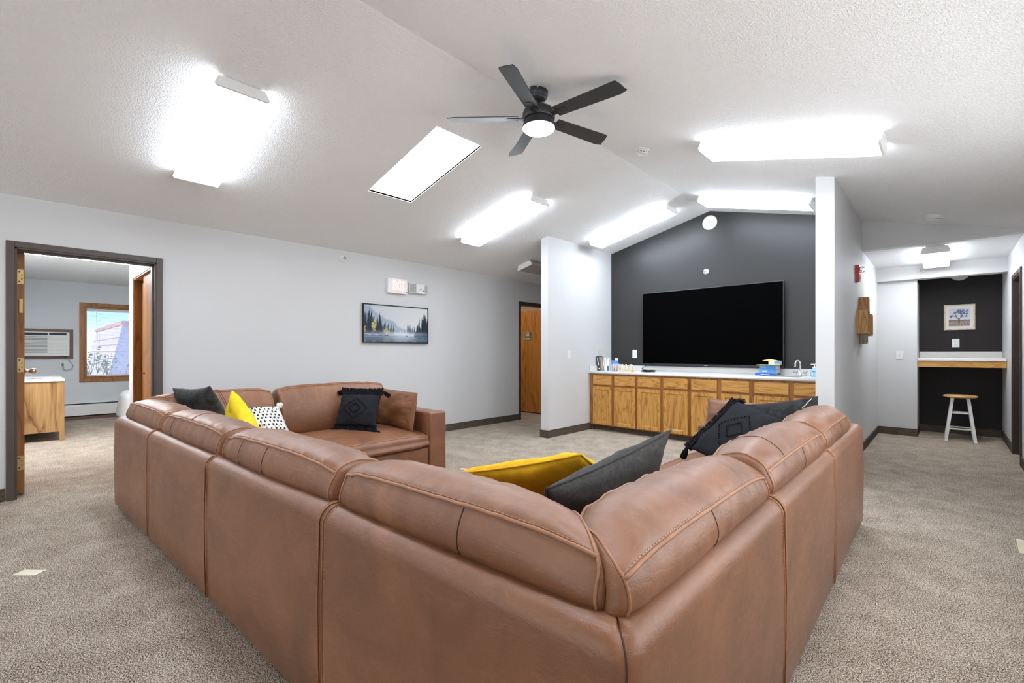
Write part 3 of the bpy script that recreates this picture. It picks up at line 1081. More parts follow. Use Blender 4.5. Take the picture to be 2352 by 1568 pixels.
branch(Vector((-15.2, 1.45, -3.2)), Vector((0, 0, 1)), 1.5, 0.05, 4)
obj('branches', b, flat('grey bark', srgb(166, 158, 142), 0.9, 0.1), t, True)
stuff(obj('foliage', lf, flat('pale green leaves', srgb(168, 170, 120), 0.8, 0.2, 0, 0.2, 3.0), t))
# ------------------------------------------------------------------ ceiling light fixtures
def light_fixture(name, label, loc, rot, L=1.22, w=0.30, lit='lens', group='fluorescent ceiling lights'):
    """local: x along the tubes, z up to the ceiling (z=0 at the ceiling)"""
    t = thing(name, label, 'ceiling light', loc, rot, group)
    wt = w * 0.84
    b = bm_()
    box(b, (-L / 2 + 0.01, -wt / 2 + 0.02, -0.022), (L / 2 - 0.01, wt / 2 - 0.02, 0.0))
    obj('housing', b, 'white', t, local=True)
    sec = [(-wt / 2, -0.012), (-w / 2, -0.066), (-w / 2 + 0.012, -0.080), (w / 2 - 0.012, -0.080), (w / 2, -0.066), (wt / 2, -0.012)]
    b = bm_()
    prism(b, [(-L / 2 + 0.012, y, z) for y, z in ((-w / 2 + 0.001, -0.066), (-w / 2 + 0.012, -0.080), (w / 2 - 0.012, -0.080), (w / 2 - 0.001, -0.066))], (L - 0.024, 0, 0))
    obj('lens', b, lit, t, local=True)
    for s in (-1, 1):
        b = bm_()
        prism(b, [(-L / 2 + 0.012, s * y, z) for y, z in ((wt / 2, -0.012), (w / 2, -0.066), (w / 2 - 0.006, -0.066), (wt / 2 - 0.006, -0.012))], (L - 0.024, 0, 0))
        obj('lens_side', b, 'lens_side' if lit != 'lens_off' else 'lens_off', t, local=True)
    for s in (-1, 1):
        b = bm_()
        e = [(y * 1.012, z - (0.002 if z < -0.05 else -0.006)) for y, z in sec]
        prism(b, [(s * L / 2 - (0.014 if s > 0 else 0), y, z) for y, z in e], (0.014, 0, 0))
        obj('end_cap', b, 'white', t, local=True)
    return t
aL, aR = atan(SLL), atan(SLR)
cL, cR = cos(aL), cos(aR)
def slope_loc(xc, yc):
    return (xc, yc, zc(xc))
fx = light_fixture('ceiling_light', 'large wraparound ceiling light nearest the camera on the left slope', slope_loc(-3.915, 0.975), (0, -aL, 0), w=0.32)
dup(fx, slope_loc(-3.915, 3.98), 'wraparound ceiling light between the skylight and the left partition')
dup(fx, slope_loc(-3.20, 5.83), 'wraparound ceiling light above the charcoal wall on its left slope')
dup(fx, slope_loc(-1.605, 5.83), 'wraparound ceiling light above the charcoal wall on its right slope', (0, aR, 0))
dup(fx, slope_loc(-0.875, 3.975), 'bright wraparound ceiling light on the right slope right of the fan', (0, aR, 0))
# the same row continues over the camera
dup(fx, slope_loc(-0.875, 0.975), 'wraparound ceiling light overhead on the right slope nearest the camera', (0, aR, 0))
dup(fx, slope_loc(-3.915, -2.0), 'added wraparound fill light, unseen behind the camera on the left slope', (0, -aL, 0))  # unseen fixture added as fill from behind and the left
light_fixture('ceiling_light', 'unlit wraparound ceiling light in the corridor left of the partition', (-4.80, 5.98, zc(-4.80)), (0, -aL, pi / 2), lit='lens_off', w=0.30)
light_fixture('ceiling_light', 'ceiling light on the low ceiling of the right hall', (-0.075, 7.66, ZH), (0, 0, pi / 2), w=0.25, lit='lens_hall')
light_fixture('ceiling_light', 'ceiling light inside the bedroom just above the doorway edge', (-7.64, 0.35, 2.4), (0, 0, pi / 2), w=0.25, lit='lens_bedroom')
# unlit one is turned by Euler XYZ: rebuild the tilt in the right order
for o in list(COL.objects):
    if o.get('label', '').startswith('unlit wraparound'):
        o.rotation_euler = (Matrix.Rotation(-aL, 3, 'Y') @ Matrix.Rotation(pi / 2, 3, 'Z')).to_euler()
# warm lamp in the small far room
t = thing('ceiling_lamp', 'round warm ceiling lamp in the room behind the far doorway', 'lamp', (XL - 1.0, 5.9, 2.4))
b = bm_()
lathe(b, [(0.15, 0.0), (0.15, -0.02), (0.13, -0.02)], 20, Matrix.Translation((XL - 1.0, 5.9, 2.4)))
obj('base', b, 'white', t, True)
b = bm_()
lathe(b, [(0.13, -0.02), (0.12, -0.06), (0.07, -0.09), (0, -0.10)], 20, Matrix.Translation((XL - 1.0, 5.9, 2.4)))
obj('shade', b, glow('warm lamp glass', (1.0, 0.78, 0.50, 1), 30.0), t, True)

# ------------------------------------------------------------------ ceiling fan
FX, FY = -2.155, 2.575
fan = thing('ceiling_fan', 'black five blade ceiling fan with a round white lamp', 'ceiling fan', (FX, FY, zc(FX)))
b = bm_()
mt = Matrix.Translation((FX, FY, zc(FX))) @ Matrix.Rotation(aR * 0.6, 4, 'Y')
lathe(b, [(0.066, 0.01), (0.070, -0.012), (0.070, -0.040), (0.067, -0.044), (0.067, -0.052), (0.066, -0.060), (0.055, -0.078), (0.035, -0.088), (0.018, -0.090)], 28, mt)
can = obj('canopy', b, 'black_metal', fan, True, auto=40)
for k in range(4):
    a = k * pi / 2 + 0.6
    p = mt @ Vector((0.069 * cos(a), 0.069 * sin(a), -0.010))
    b = bm_()
    ball(b, p, 0.006, 6)
    obj('screw', b, 'chrome', can, True, local=True)
b = bm_()
cyl(b, (FX, FY, zc(FX) - 0.07), (FX, FY, 2.955), 0.013, seg=14)
obj('downrod', b, 'black_metal', fan, True)
b = bm_()
lathe(b, [(0.02, 2.975), (0.028, 2.968), (0.075, 2.958), (0.108, 2.940), (0.118, 2.918), (0.118, 2.880), (0.112, 2.872)], 36, Matrix.Translation((FX, FY, 0)))
obj('motor_housing', b, 'black_metal', fan, True, auto=40)
b = bm_()
lathe(b, [(0.085, 2.905), (0.100, 2.876), (0.104, 2.866), (0.104, 2.852), (0.113, 2.846), (0.119, 2.822), (0.119, 2.812)], 36, Matrix.Translation((FX, FY, 0)))
obj('light_ring', b, 'black_metal', fan, True, auto=40)
b = bm_()
lathe(b, [(0.116, 2.818), (0.1155, 2.806), (0.105, 2.797), (0.07, 2.791), (0, 2.789)], 36, Matrix.Translation((FX, FY, 0)))
obj('lamp_lens', b, 'fan_lens', fan, True)
ZBL = 2.888
for k in range(5):
    a = radians(4.6 + 72 * k)
    mb = Matrix.Translation((FX, FY, ZBL)) @ Matrix.Rotation(a, 4, 'Z')
    mp_ = mb @ Matrix.Rotation(radians(-12), 4, 'X')
    b = bm_()
    n = 14
    out = []
    for i in range(n + 1):
        f = i / n
        x = 0.150 + f * 0.505
        hw = 0.050 + 0.013 * f
        out.append((x, hw))
    tip = [(0.655 + 0.012, 0.048), (0.655 + 0.004, 0.030), (0.655 - 0.006, -0.02), (0.655 - 0.022, -0.058)]
    poly = [(x, -h) for x, h in out[:-1]] + tip[::-1] + [(x, h) for x, h in out[::-1]][1:]
    A = [b.verts.new((x, y, 0.003)) for x, y in poly]
    Bv = [b.verts.new((x, y, -0.003)) for x, y in poly]
    b.faces.new(A)
    b.faces.new(Bv[::-1])
    for i in range(len(poly)):
        b.faces.new((A[i], Bv[i], Bv[(i + 1) % len(poly)], A[(i + 1) % len(poly)]))
    xf(b, mp_)
    bl = obj('blade', b, 'blade', fan)
    b = bm_()
    prism(b, [(0.09, -0.020, -0.012), (0.19, -0.016, -0.0065), (0.225, -0.026, -0.0065), (0.235, 0.0, -0.0065), (0.225, 0.026, -0.0065), (0.19, 0.016, -0.0065), (0.09, 0.020, -0.012)], (0, 0, 0.005))
    xf(b, mp_)
    obj('blade_iron', b, 'black_metal', bl, local=True)

# ------------------------------------------------------------------ ceiling and wall devices
def detector(name, label, loc, rot, r=0.065):
    t = thing(name, label, 'smoke detector', loc, rot)
    b = bm_()
    lathe(b, [(r, 0.0), (r * 1.02, -0.006), (r * 0.97, -0.014), (r * 0.80, -0.018), (r * 0.78, -0.030)], 28)
    obj('base', b, 'plastic', t, True, local=True, auto=40)
    b = bm_()
    lathe(b, [(r * 0.70, -0.028), (r * 0.70, -0.038)], 28)
    obj('vent_ring', b, 'dark', t, True, local=True)
    b = bm_()
    for k in range(12):
        a = 2 * pi * k / 12
        box(b, (r * 0.69, -0.003, -0.04), (r * 0.80, 0.003, -0.027))
        bmesh.ops.rotate(b, cent=(0, 0, 0), matrix=Matrix.Rotation(2 * pi / 12, 3, 'Z'), verts=b.verts[:])
    stuff(obj('vent_ribs', b, 'plastic', t, local=True))
    b = bm_()
    lathe(b, [(r * 0.80, -0.036), (r * 0.76, -0.044), (r * 0.55, -0.052), (r * 0.2, -0.054), (0, -0.054)], 28)
    obj('cover', b, 'plastic', t, True, local=True, auto=40)
    return t
detector('smoke_detector', 'white smoke detector on the vaulted ceiling right of the fan', (-2.037, 3.94, zc(-2.037)), (0, aR, 0), 0.067)
detector('smoke_detector', 'white smoke detector on the right slope before the hall header', (-0.068, 6.407, zc(-0.068)), (0, aR, 0), 0.083)

def round_disc(name, label, cat, c, r, depth=0.03):
    t = thing(name, label, cat, c)
    m = Matrix.Translation(c) @ Matrix.Rotation(radians(90), 4, 'X')
    b = bm_()
    lathe(b, [(r, 0), (r, 0.012), (r * 0.97, 0.018), (r * 0.94, 0.020)], 40, m)
    obj('rim', b, 'plastic', t, True, auto=40)
    b = bm_()
    lathe(b, [(r * 0.93, 0.016), (r * 0.93, 0.019), (r * 0.4, depth), (r * 0.36, depth), (r * 0.34, depth - 0.003), (0, depth - 0.002)], 40, m)
    obj('grille', b, 'white', t, True, auto=40)
    return t
round_disc('wall_speaker', 'round white speaker high under the peak of the charcoal wall', 'speaker', (-2.388, 6.58, 2.990), 0.100)
round_disc('wall_speaker', 'round white wall speaker half hidden behind the nook beam', 'speaker', (0.161, 9.25, 2.325), 0.112)

def sprinkler(name, label, c, d):
    """d: outward direction (unit, horizontal)"""
    t = thing(name, label, 'sprinkler', c)
    d = Vector(d)
    m = Matrix.Translation(c) @ d.to_track_quat('Z', 'Y').to_matrix().to_4x4()
    b = bm_()
    lathe(b, [(0.040, 0), (0.040, 0.006), (0.030, 0.020), (0.024, 0.022), (0.024, 0.030)], 24, m)
    obj('escutcheon', b, 'plastic', t, True, auto=40)
    b = bm_()
    lathe(b, [(0.014, 0.022), (0.014, 0.045), (0.010, 0.048)], 14, m)
    for s in (-1, 1):
        tube(b, [m @ Vector((s * 0.011, 0, 0.045)), m @ Vector((s * 0.014, 0, 0.058)), m @ Vector((0, 0, 0.074))], 0.0028, 6)
    obj('frame_arms', b, 'white', t, True)
    b = bm_()
    lathe(b, [(0, 0.073), (0.016, 0.074), (0.017, 0.077), (0, 0.078)], 12, m)
    obj('deflector', b, 'steel', t, True)
    return t
sprinkler('sprinkler_head', 'white sidewall sprinkler on the left wall above the exit sign', (XL, 2.688, 2.332), (1, 0, 0))
sprinkler('sprinkler_head', 'white sprinkler on the charcoal wall above the television', (-2.440, 6.58, 2.312), (0, -1, 0))
sprinkler('sprinkler_head', 'white sprinkler on the boxed beam in the right hall', (-0.228, 8.47, 2.30), (0, -1, 0))

# exit sign
t = thing('exit_sign', 'white exit sign box with red EXIT letters above the landscape', 'sign', (XL, 3.455, 2.07))
b = bm_()
box(b, (XL, 3.306, 1.970), (XL + 0.052, 3.606, 2.170), 0.005, 2)
obj('housing', b, 'white', t)
b = bm_()
box(b, (XL + 0.052, 3.36, 1.988), (XL + 0.054, 3.575, 2.150))
obj('face_plate', b, flat('pinkish sign face', srgb(236, 226, 222), 0.4), t)
for i, ch in enumerate('EXIT'):
    b = xf(text_mesh(ch, 0.185, 0.0015, 0.003), face_posx(0, 0, 0))
    xf(b, Matrix.Translation((XL + 0.056, 3.395 + (0, 0.052, 0.094, 0.133)[i], 2.068)) @ Matrix.Diagonal((1, 0.62 if ch != 'I' else 0.8, 1, 1)))
    obj('letter', b, 'exit_red', t)
b = bm_()
prism(b, [(XL + 0.054, 3.575, 2.085), (XL + 0.054, 3.590, 2.070), (XL + 0.054, 3.575, 2.055)], (0.002, 0, 0))
obj('arrow', b, 'plastic', t)
b = bm_()
box(b, (XL + 0.052, 3.575, 1.994), (XL + 0.0535, 3.597, 2.001))
obj('brand_mark', b, 'dark', t)
b = bm_()
box(b, (XL + 0.0, 3.300, 1.966), (XL + 0.012, 3.612, 2.174), 0.003, 1)
obj('back_plate', b, 'plastic', t)

# emergency lamp unit beside it
t = thing('emergency_light', 'white emergency light unit right of the exit sign', 'emergency light', (XL, 3.79, 2.07))
b = bm_()
box(b, (XL, 3.645, 2.000), (XL + 0.048, 3.940, 2.138), 0.008, 2)
obj('housing', b, 'plastic', t)
for (ya, yb) in ((3.650, 3.750), (3.895, 3.936)):
    b = bm_()
    box(b, (XL + 0.046, ya, 2.012), (XL + 0.056, yb, 2.128), 0.006, 2)
    lp = obj('lamp_lens', b, 'lens_off', t)
    b = bm_()
    for k in range(6):
        z = 2.022 + k * 0.019
        box(b, (XL + 0.056, ya + 0.008, z), (XL + 0.0575, yb - 0.008, z + 0.008))
    stuff(obj('lens_ribs', b, 'grey_plastic', lp, local=True))
b = bm_()
box(b, (XL + 0.048, 3.812, 2.056), (XL + 0.0495, 3.850, 2.064))
obj('brand_mark', b, 'dark', t)
b = bm_()
cyl(b, (XL + 0.047, 3.875, 2.044), (XL + 0.052, 3.875, 2.044), 0.007, seg=10)
obj('test_button', b, 'dark', t)

# wall plates
plate('light_switch', 'white toggle switch on the left partition side', 'light switch', (-3.963, 5.413, 1.155), 0.075, 0.118, 'x+', 'plastic', 'switch')
plate('outlet', 'beige outlet above the standing books', 'outlet', (-3.963, 6.22, 1.165), 0.07, 0.115, 'x+', 'beige')
plate('wall_plate', 'white wall plate on the charcoal wall left of the television', 'wall plate', (-3.540, 6.58, 1.153), 0.080, 0.128, 'y-', 'white', 'insert')
plate('light_switch', 'white toggle switch on the hall end wall', 'light switch', (-0.463, 8.57, 1.137), 0.08, 0.118, 'y-', 'plastic', 'switch')
plate('outlet', 'white outlet above the nook counter below the tree print', 'outlet', (0.121, 9.25, 1.312), 0.078, 0.122, 'y-', 'white')

# fire alarm
t = thing('fire_alarm', 'red fire alarm strobe on the right partition', 'fire alarm', (-0.71, 6.30, 2.03))
b = bm_()
box(b, (-0.71, 6.24, 1.955), (-0.675, 6.36, 2.135), 0.004, 2)
obj('housing', b, 'red', t)
b = bm_()
box(b, (-0.676, 6.262, 2.055), (-0.635, 6.338, 2.118), 0.014, 3)
obj('strobe_lens', b, 'acrylic', t)
b = bm_()
box(b, (-0.676, 6.275, 2.07), (-0.655, 6.325, 2.105), 0.008, 2)
obj('strobe_reflector', b, 'chrome', t)
b = bm_()
for k in range(5):
    box(b, (-0.675, 6.265, 1.968 + k * 0.015), (-0.6715, 6.335, 1.975 + k * 0.015))
stuff(obj('sounder_slots', b, 'dark', t))

# wooden cross of four trays on the right partition
t = thing('wall_cross', 'wooden cross made of four shallow trays on the right partition', 'wall cross', (-0.71, 6.62, 1.53))
def tray(y0, y1, z0, z1, d, m, nm):
    b = bm_()
    PXX = lambda a, b_, f: (f, a, b_)
    pframe(b, y0, y1, z0, z1, 0.016, -0.709, -0.709 + d, 'x', 0, PXX)
    p = obj(nm, b, m, t)
    b = bm_()
    box(b, (-0.709, y0 + 0.01, z0 + 0.01), (-0.70, y1 - 0.01, z1 - 0.01))
    obj('tray_back', b, m, p, local=True)
M['cross_a'] = wood('reddish cross wood', srgb(120, 74, 44), srgb(160, 108, 68), srgb(190, 140, 96), 'Z', 1.2, 0.5, 0.3)
M['cross_b'] = wood('tan cross wood', srgb(130, 90, 44), srgb(172, 128, 74), srgb(196, 156, 100), 'Z', 1.2, 0.5, 0.3)
M['cross_c'] = wood('weathered grey cross wood', srgb(86, 80, 74), srgb(124, 116, 108), srgb(176, 166, 154), 'Z', 1.2, 0.6, 0.2)
tray(6.53, 6.66, 1.60, 1.805, 0.085, 'cross_a', 'upper_tray')
tray(6.33, 6.52, 1.385, 1.645, 0.10, 'cross_b', 'side_tray')
tray(6.72, 6.90, 1.37, 1.622, 0.095, 'cross_b', 'side_tray')
tray(6.535, 6.66, 1.275, 1.42, 0.07, 'cross_c', 'lower_tray')
b = bm_()
box(b, (-0.709, 6.52, 1.42), (-0.66, 6.72, 1.60))
obj('centre_block', b, 'cross_b', t)

# room number sign on the far door
t = thing('room_sign', 'small teal room sign reading 208 on the far oak door', 'sign', (-5.905, 6.714, 1.49))
b = bm_()
prism(b, [(-5.985, 6.72, 1.415), (-5.825, 6.72, 1.415), (-5.825, 6.72, 1.560), (-5.86, 6.72, 1.572), (-5.95, 6.72, 1.572), (-5.985, 6.72, 1.560)], (0, -0.006, 0))
obj('plate', b, 'steel', t)
b = bm_()
box(b, (-5.978, 6.710, 1.435), (-5.832, 6.714, 1.555))
obj('face', b, 'sign_green', t)
b = xf(text_mesh('208', 0.066, 0.001, 0.001), face_negy(-5.905, 6.709, 1.513))
obj('lettering', b, 'white', t)
b = bm_()
box(b, (-5.972, 6.7085, 1.440), (-5.838, 6.7105, 1.452))
obj('braille_strip', b, 'white', t)

# ------------------------------------------------------------------ art
import numpy as np
def print_mesh(name, parent, img, place, res):
    """img: (H,W,3) linear colours, row 0 at the bottom; place(u,v) -> xyz"""
    H, Wd = img.shape[:2]
    vs = [place(i / (Wd - 1), j / (H - 1)) for j in range(H) for i in range(Wd)]
    fs = [(j * Wd + i, j * Wd + i + 1, (j + 1) * Wd + i + 1, (j + 1) * Wd + i) for j in range(H - 1) for i in range(Wd - 1)]
    me = bpy.data.meshes.new(name)
    me.from_pydata(vs, [], fs)
    ca = me.color_attributes.new('print', 'FLOAT_COLOR', 'POINT')
    a = np.ones((H * Wd, 4), dtype=np.float32)
    a[:, :3] = img.reshape(-1, 3)
    ca.data.foreach_set('color', a.ravel())
    me.materials.append(M['print'])
    o = bpy.data.objects.new(name, me)
    COL.objects.link(o)
    o.parent = parent
    o.location = -parent.location
    return o

def lin(c):
    c = np.asarray(c, dtype=np.float64) / 255.0
    return np.where(c <= 0.04045, c / 12.92, ((c + 0.055) / 1.055) ** 2.4)
def n1(x, s, seed):
    return np.array([noise.noise((float(v) * s, seed, 0.0)) for v in x])
rng = np.random.default_rng(5)

def lake_print(Wd=250, H=124):
    U, V = np.meshgrid(np.linspace(0, 1, Wd), np.linspace(0, 1, H))
    img = np.zeros((H, Wd, 3))
    sky0, sky1 = np.array([186, 192, 200.]), np.array([212, 212, 210.])
    k = np.clip((U * 0.9 + (1 - V) * 0.4), 0, 1)[..., None]
    img[:] = sky0 * (1 - k) + sky1 * k
    x = np.linspace(0, 1, Wd)
    def layer(h, col, soft=0.02, fade=0.0, base=0.25):
        nonlocal img
        m = np.clip((h[None, :] - V) / soft, 0, 1)
        f = np.clip((V - base) / 0.25, 0, 1) if fade else np.ones_like(V)
        a = (m * (1 - fade + fade * f))[..., None]
        img = img * (1 - a) + np.array(col) * a
    mt = 1.02 - 1.05 * x + 0.08 * n1(x, 6, 1) + 0.05 * n1(x, 17, 2)
    layer(mt, (158, 170, 184), 0.05, 0.55)
    layer(0.80 - 1.0 * x + 0.08 * n1(x, 9, 5) + 0.03 * n1(x, 40, 3), (126, 143, 160), 0.05, 0.6)
    def trees(x0, x1, n, hmin, hmax, col, base=0.22, wd=0.018, fade=0.3):
        nonlocal img
        for cx in np.linspace(x0, x1, n):
            cx = cx + rng.uniform(-.012, .012)
            h = rng.uniform(hmin, hmax)
            w_ = wd * rng.uniform(0.7, 1.3) * (0.5 + h)
            t_ = (V - base) / h
            wid = w_ * np.clip(1 - t_, 0, 1) ** 0.9 * (0.72 + 0.28 * np.abs(np.sin(t_ * 26 + cx * 50)))
            a = ((np.abs(U - cx) < wid) & (t_ > 0) & (t_ < 1)).astype(float)
            a = a * (1 - fade * np.clip(1 - t_ * 3, 0, 1))
            a = a[..., None]
            img = img * (1 - a) + (np.array(col) + rng.uniform(-9, 9)) * a
    trees(0.30, 0.98, 34, 0.08, 0.20, (120, 138, 152), 0.24, 0.014, 0.5)
    trees(0.66, 0.98, 16, 0.16, 0.34, (84, 100, 114), 0.23, 0.020, 0.5)
    trees(0.02, 0.40, 16, 0.16, 0.40, (92, 108, 122), 0.22, 0.022, 0.4)
    trees(0.01, 0.10, 5, 0.55, 0.72, (54, 66, 78), 0.22, 0.034, 0.25)
    trees(0.13, 0.25, 5, 0.36, 0.60, (58, 70, 80), 0.22, 0.034, 0.25)
    trees(0.26, 0.44, 8, 0.14, 0.34, (70, 84, 96), 0.21, 0.026, 0.4)
    trees(0.83, 0.90, 3, 0.35, 0.56, (78, 94, 108), 0.2, 0.024, 0.3)
    trees(0.93, 1.0, 4, 0.55, 0.84, (46, 56, 66), 0.16, 0.034, 0.2)
    trees(0.80, 1.0, 12, 0.14, 0.34, (52, 62, 72), 0.17, 0.04, 0.2)
    for (cx, cy, rx, ry, col) in ((0.145, 0.46, 0.035, 0.16, (196, 178, 104)), (0.33, 0.31, 0.05, 0.085, (176, 156, 112)), (0.01, 0.34, 0.02, 0.09, (190, 160, 90))):
        d = ((U - cx) / rx) ** 2 + ((V - cy) / ry) ** 2
        nn = np.array([[noise.noise((u * 60, v * 34, cx * 9)) for u in np.linspace(0, 1, Wd)] for v in np.linspace(0, 1, H)])
        a = np.clip(1.4 - d + nn * 1.3, 0, 1) * (d < 1.7)
        a = (a * 0.9)[..., None]
        img = img * (1 - a) + (np.array(col) + nn[..., None] * 34) * a
    # mist and water
    a = (np.exp(-((V - 0.24) / 0.06) ** 2) * (0.30 + 0.6 * np.exp(-((U - 0.56) / 0.24) ** 2)))[..., None]
    img = img * (1 - a) + np.array([214, 218, 224.]) * a
    wl = 0.185
    water = V < wl
    refl = img[np.clip((2 * int(wl * H) - np.arange(H)), 0, H - 1)]
    wcol = refl * 0.35 + np.array([98, 116, 134.]) * 0.65
    wcol = wcol + (np.array([196, 204, 214.]) - wcol) * (0.75 * np.exp(-((U - 0.58) / 0.17) ** 2) * np.clip(V / wl, 0, 1))[..., None]
    wcol = wcol + 10 * np.sin(V * 300)[..., None] * (V < wl)[..., None]
    img = np.where(water[..., None], wcol, img)
    for (x0, x1, yy, hh) in ((0.0, 0.36, 0.19, 0.014), (0.80, 1.0, 0.125, 0.02), (0.63, 0.67, 0.185, 0.010)):
        a = ((U > x0) & (U < x1) & (np.abs(V - yy) < hh * (0.6 + 0.4 * np.sin(U * 60)))).astype(float)[..., None] * 0.8
        img = img * (1 - a) + np.array([66, 78, 90.]) * a
    return lin(np.clip(img, 0, 255))

def tree_print(Wd=110, H=110):
    U, V = np.meshgrid(np.linspace(0, 1, Wd), np.linspace(0, 1, H))
    img = np.zeros((H, Wd, 3))
    k = V[..., None]
    img[:] = np.array([228, 222, 220.]) * (1 - k) + np.array([206, 210, 222.]) * k
    nn = np.array([[noise.noise((u * 22, v * 40, 2)) for u in np.linspace(0, 1, Wd)] for v in np.linspace(0, 1, H)])
    g_ = (V < 0.33)[..., None]
    img = np.where(g_, np.array([164, 142, 132.]) + nn[..., None] * 70, img)
    sh = ((np.abs(V - 0.33 - 0.02 * nn) < 0.035 + 0.03 * nn))[..., None]
    img = np.where(sh, np.array([128, 120, 118.]), img)
    def seg(p, q, w0, w1, col):
        nonlocal img
        p, q = np.array(p), np.array(q)
        d = q - p
        t_ = np.clip(((U - p[0]) * d[0] + (V - p[1]) * d[1]) / (d @ d), 0, 1)
        dist = np.hypot(U - p[0] - t_ * d[0], V - p[1] - t_ * d[1])
        a = (dist < w0 + (w1 - w0) * t_)[..., None]
        img = np.where(a, np.array(col), img)
    def puff(c, r, col):
        nonlocal img
        d = np.hypot(U - c[0], V - c[1]) / r + nn * 1.0
        a = (d < 0.85)[..., None]
        img = np.where(a, np.array(col), img)
    bark, lf_ = (112, 98, 92), (112, 112, 134)
    seg((.49, .22), (.49, .40), .040, .030, bark)
    ends = []
    for a_, b_ in (((.49, .38), (.34, .56)), ((.49, .40), (.62, .56)), ((.34, .56), (.18, .60)), ((.34, .56), (.30, .76)), ((.62, .56), (.82, .56)), ((.62, .56), (.72, .76)), ((.62, .56), (.56, .78)), ((.72, .76), (.88, .86)), ((.72, .70), (.86, .70)), ((.30, .74), (.40, .80)), ((.18, .60), (.10, .54))):
        seg(a_, b_, .022, .016, bark)
        ends.append(b_)
    for e in ends:
        puff(e, .065, lf_)
    for e in ((.48, .82), (.56, .88), (.64, .82), (.52, .74), (.70, .88), (.46, .90), (.60, .72)):
        puff(e, .075, (104, 108, 146))
    return lin(np.clip(img, 0, 255))

t = thing('landscape_painting', 'misty lake and pine forest picture in a thin black frame', 'picture', (XL, 3.46, 1.555))
b = bm_()
pframe(b, 2.955, 3.968, 1.300, 1.806, 0.012, XL + 0.001, XL + 0.036, 'x', 0, PX)
obj('frame', b, 'dark', t)
b = bm_()
box(b, (XL + 0.001, 2.960, 1.305), (XL + 0.026, 3.963, 1.801))
obj('canvas', b, 'dark', t)
print_mesh('print', t, lake_print(), lambda u, v: (XL + 0.0275, 2.967 + u * 0.989, 1.312 + v * 0.482), 0)

t = thing('tree_picture', 'desert tree print with white mat in a pale wood frame in the nook', 'picture', (0.158, 9.25, 1.683))
PY = lambda a, b_, f: (a, f, b_)
b = bm_()
pframe(b, -0.004, 0.320, 1.500, 1.866, 0.018, 9.249, 9.225, 'y', 0, PY)
obj('frame', b, 'pale_wood', t)
b = bm_()
box(b, (0.01, 9.235, 1.51), (0.31, 9.249, 1.855))
obj('mat_board', b, 'mat_board', t)
print_mesh('print', t, tree_print(), lambda u, v: (0.048 + u * 0.218, 9.233, 1.555 + v * 0.252), 0)

# ------------------------------------------------------------------ television
t = thing('television', 'huge black flat screen television on the charcoal wall', 'television', (-2.417, 6.58, 1.53))
b = bm_()
box(b, (-3.378, 6.502, 0.982), (-1.457, 6.535, 2.078), 0.004, 2)
obj('back_shell', b, 'bezel', t)
b = bm_()
box(b, (-3.366, 6.4985, 1.012), (-1.469, 6.5030, 2.068))
obj('screen', b, 'screen', t)
b = bm_()
box(b, (-3.378, 6.498, 0.980), (-1.457, 6.506, 1.006), 0.002, 1)
obj('lower_bezel', b, 'bezel', t)
b = bm_()
box(b, (-2.75, 6.535, 1.3), (-2.05, 6.579, 1.75), 0.005, 1)
obj('wall_bracket', b, 'dark', t)
b = bm_()
box(b, (-2.44, 6.4965, 0.99), (-2.39, 6.499, 0.998))
obj('logo_mark', b, 'grey_plastic', t)

# ------------------------------------------------------------------ base cabinets
YF, ZT = 5.955, 0.855
def cab_door(par, x0, x1, z0, z1):
    PYc = lambda a, b_, f: (a, f, b_)
    b = bm_()
    pframe(b, x0, x1, z0, z1, 0.054, YF, YF - 0.022, 'y', 0.012, PYc)
    d = obj('door', b, 'oak_v', par)
    b = bm_()
    z_ = 0.052
    # raised panel : bevelled towards the middle
    xi0, xi1, zi0, zi1 = x0 + z_ - 0.002, x1 - z_ + 0.002, z0 + z_ - 0.002, z1 - z_ + 0.002
    A = [b.verts.new(p) for p in ((xi0, YF - 0.004, zi0), (xi1, YF - 0.004, zi0), (xi1, YF - 0.004, zi1), (xi0, YF - 0.004, zi1))]
    e = 0.018
    Bq = [b.verts.new(p) for p in ((xi0 + e, YF - 0.0055, zi0 + e), (xi1 - e, YF - 0.0055, zi0 + e), (xi1 - e, YF - 0.0055, zi1 - e), (xi0 + e, YF - 0.0055, zi1 - e))]
    for k in range(4):
        b.faces.new((A[k], A[(k + 1) % 4], Bq[(k + 1) % 4], Bq[k]))
    b.faces.new(Bq)
    obj('door_panel', b, 'oak_v', d, local=True)
    return d
def cab_drawer(par, x0, x1, z0, z1):
    b = bm_()
    box(b, (x0, YF - 0.020, z0), (x1, YF, z1), 0.006, 2)
    return obj('drawer_front', b, 'oak_h', par)
UNITS = [(-3.960, -3.170, (-3.893, -3.572), (-3.529, -3.192), 'at the left end under the standing books'),
         (-3.170, -2.415, (-3.152, -2.815), (-2.772, -2.439), 'second from the left below the television'),
         (-2.415, -1.670, (-2.393, -2.071), (-2.018, -1.696), 'third from the left partly behind the sofa'),
         (-1.670, -0.855, (-1.641, -1.284), (-1.232, -0.872), 'at the right end below the sink')]
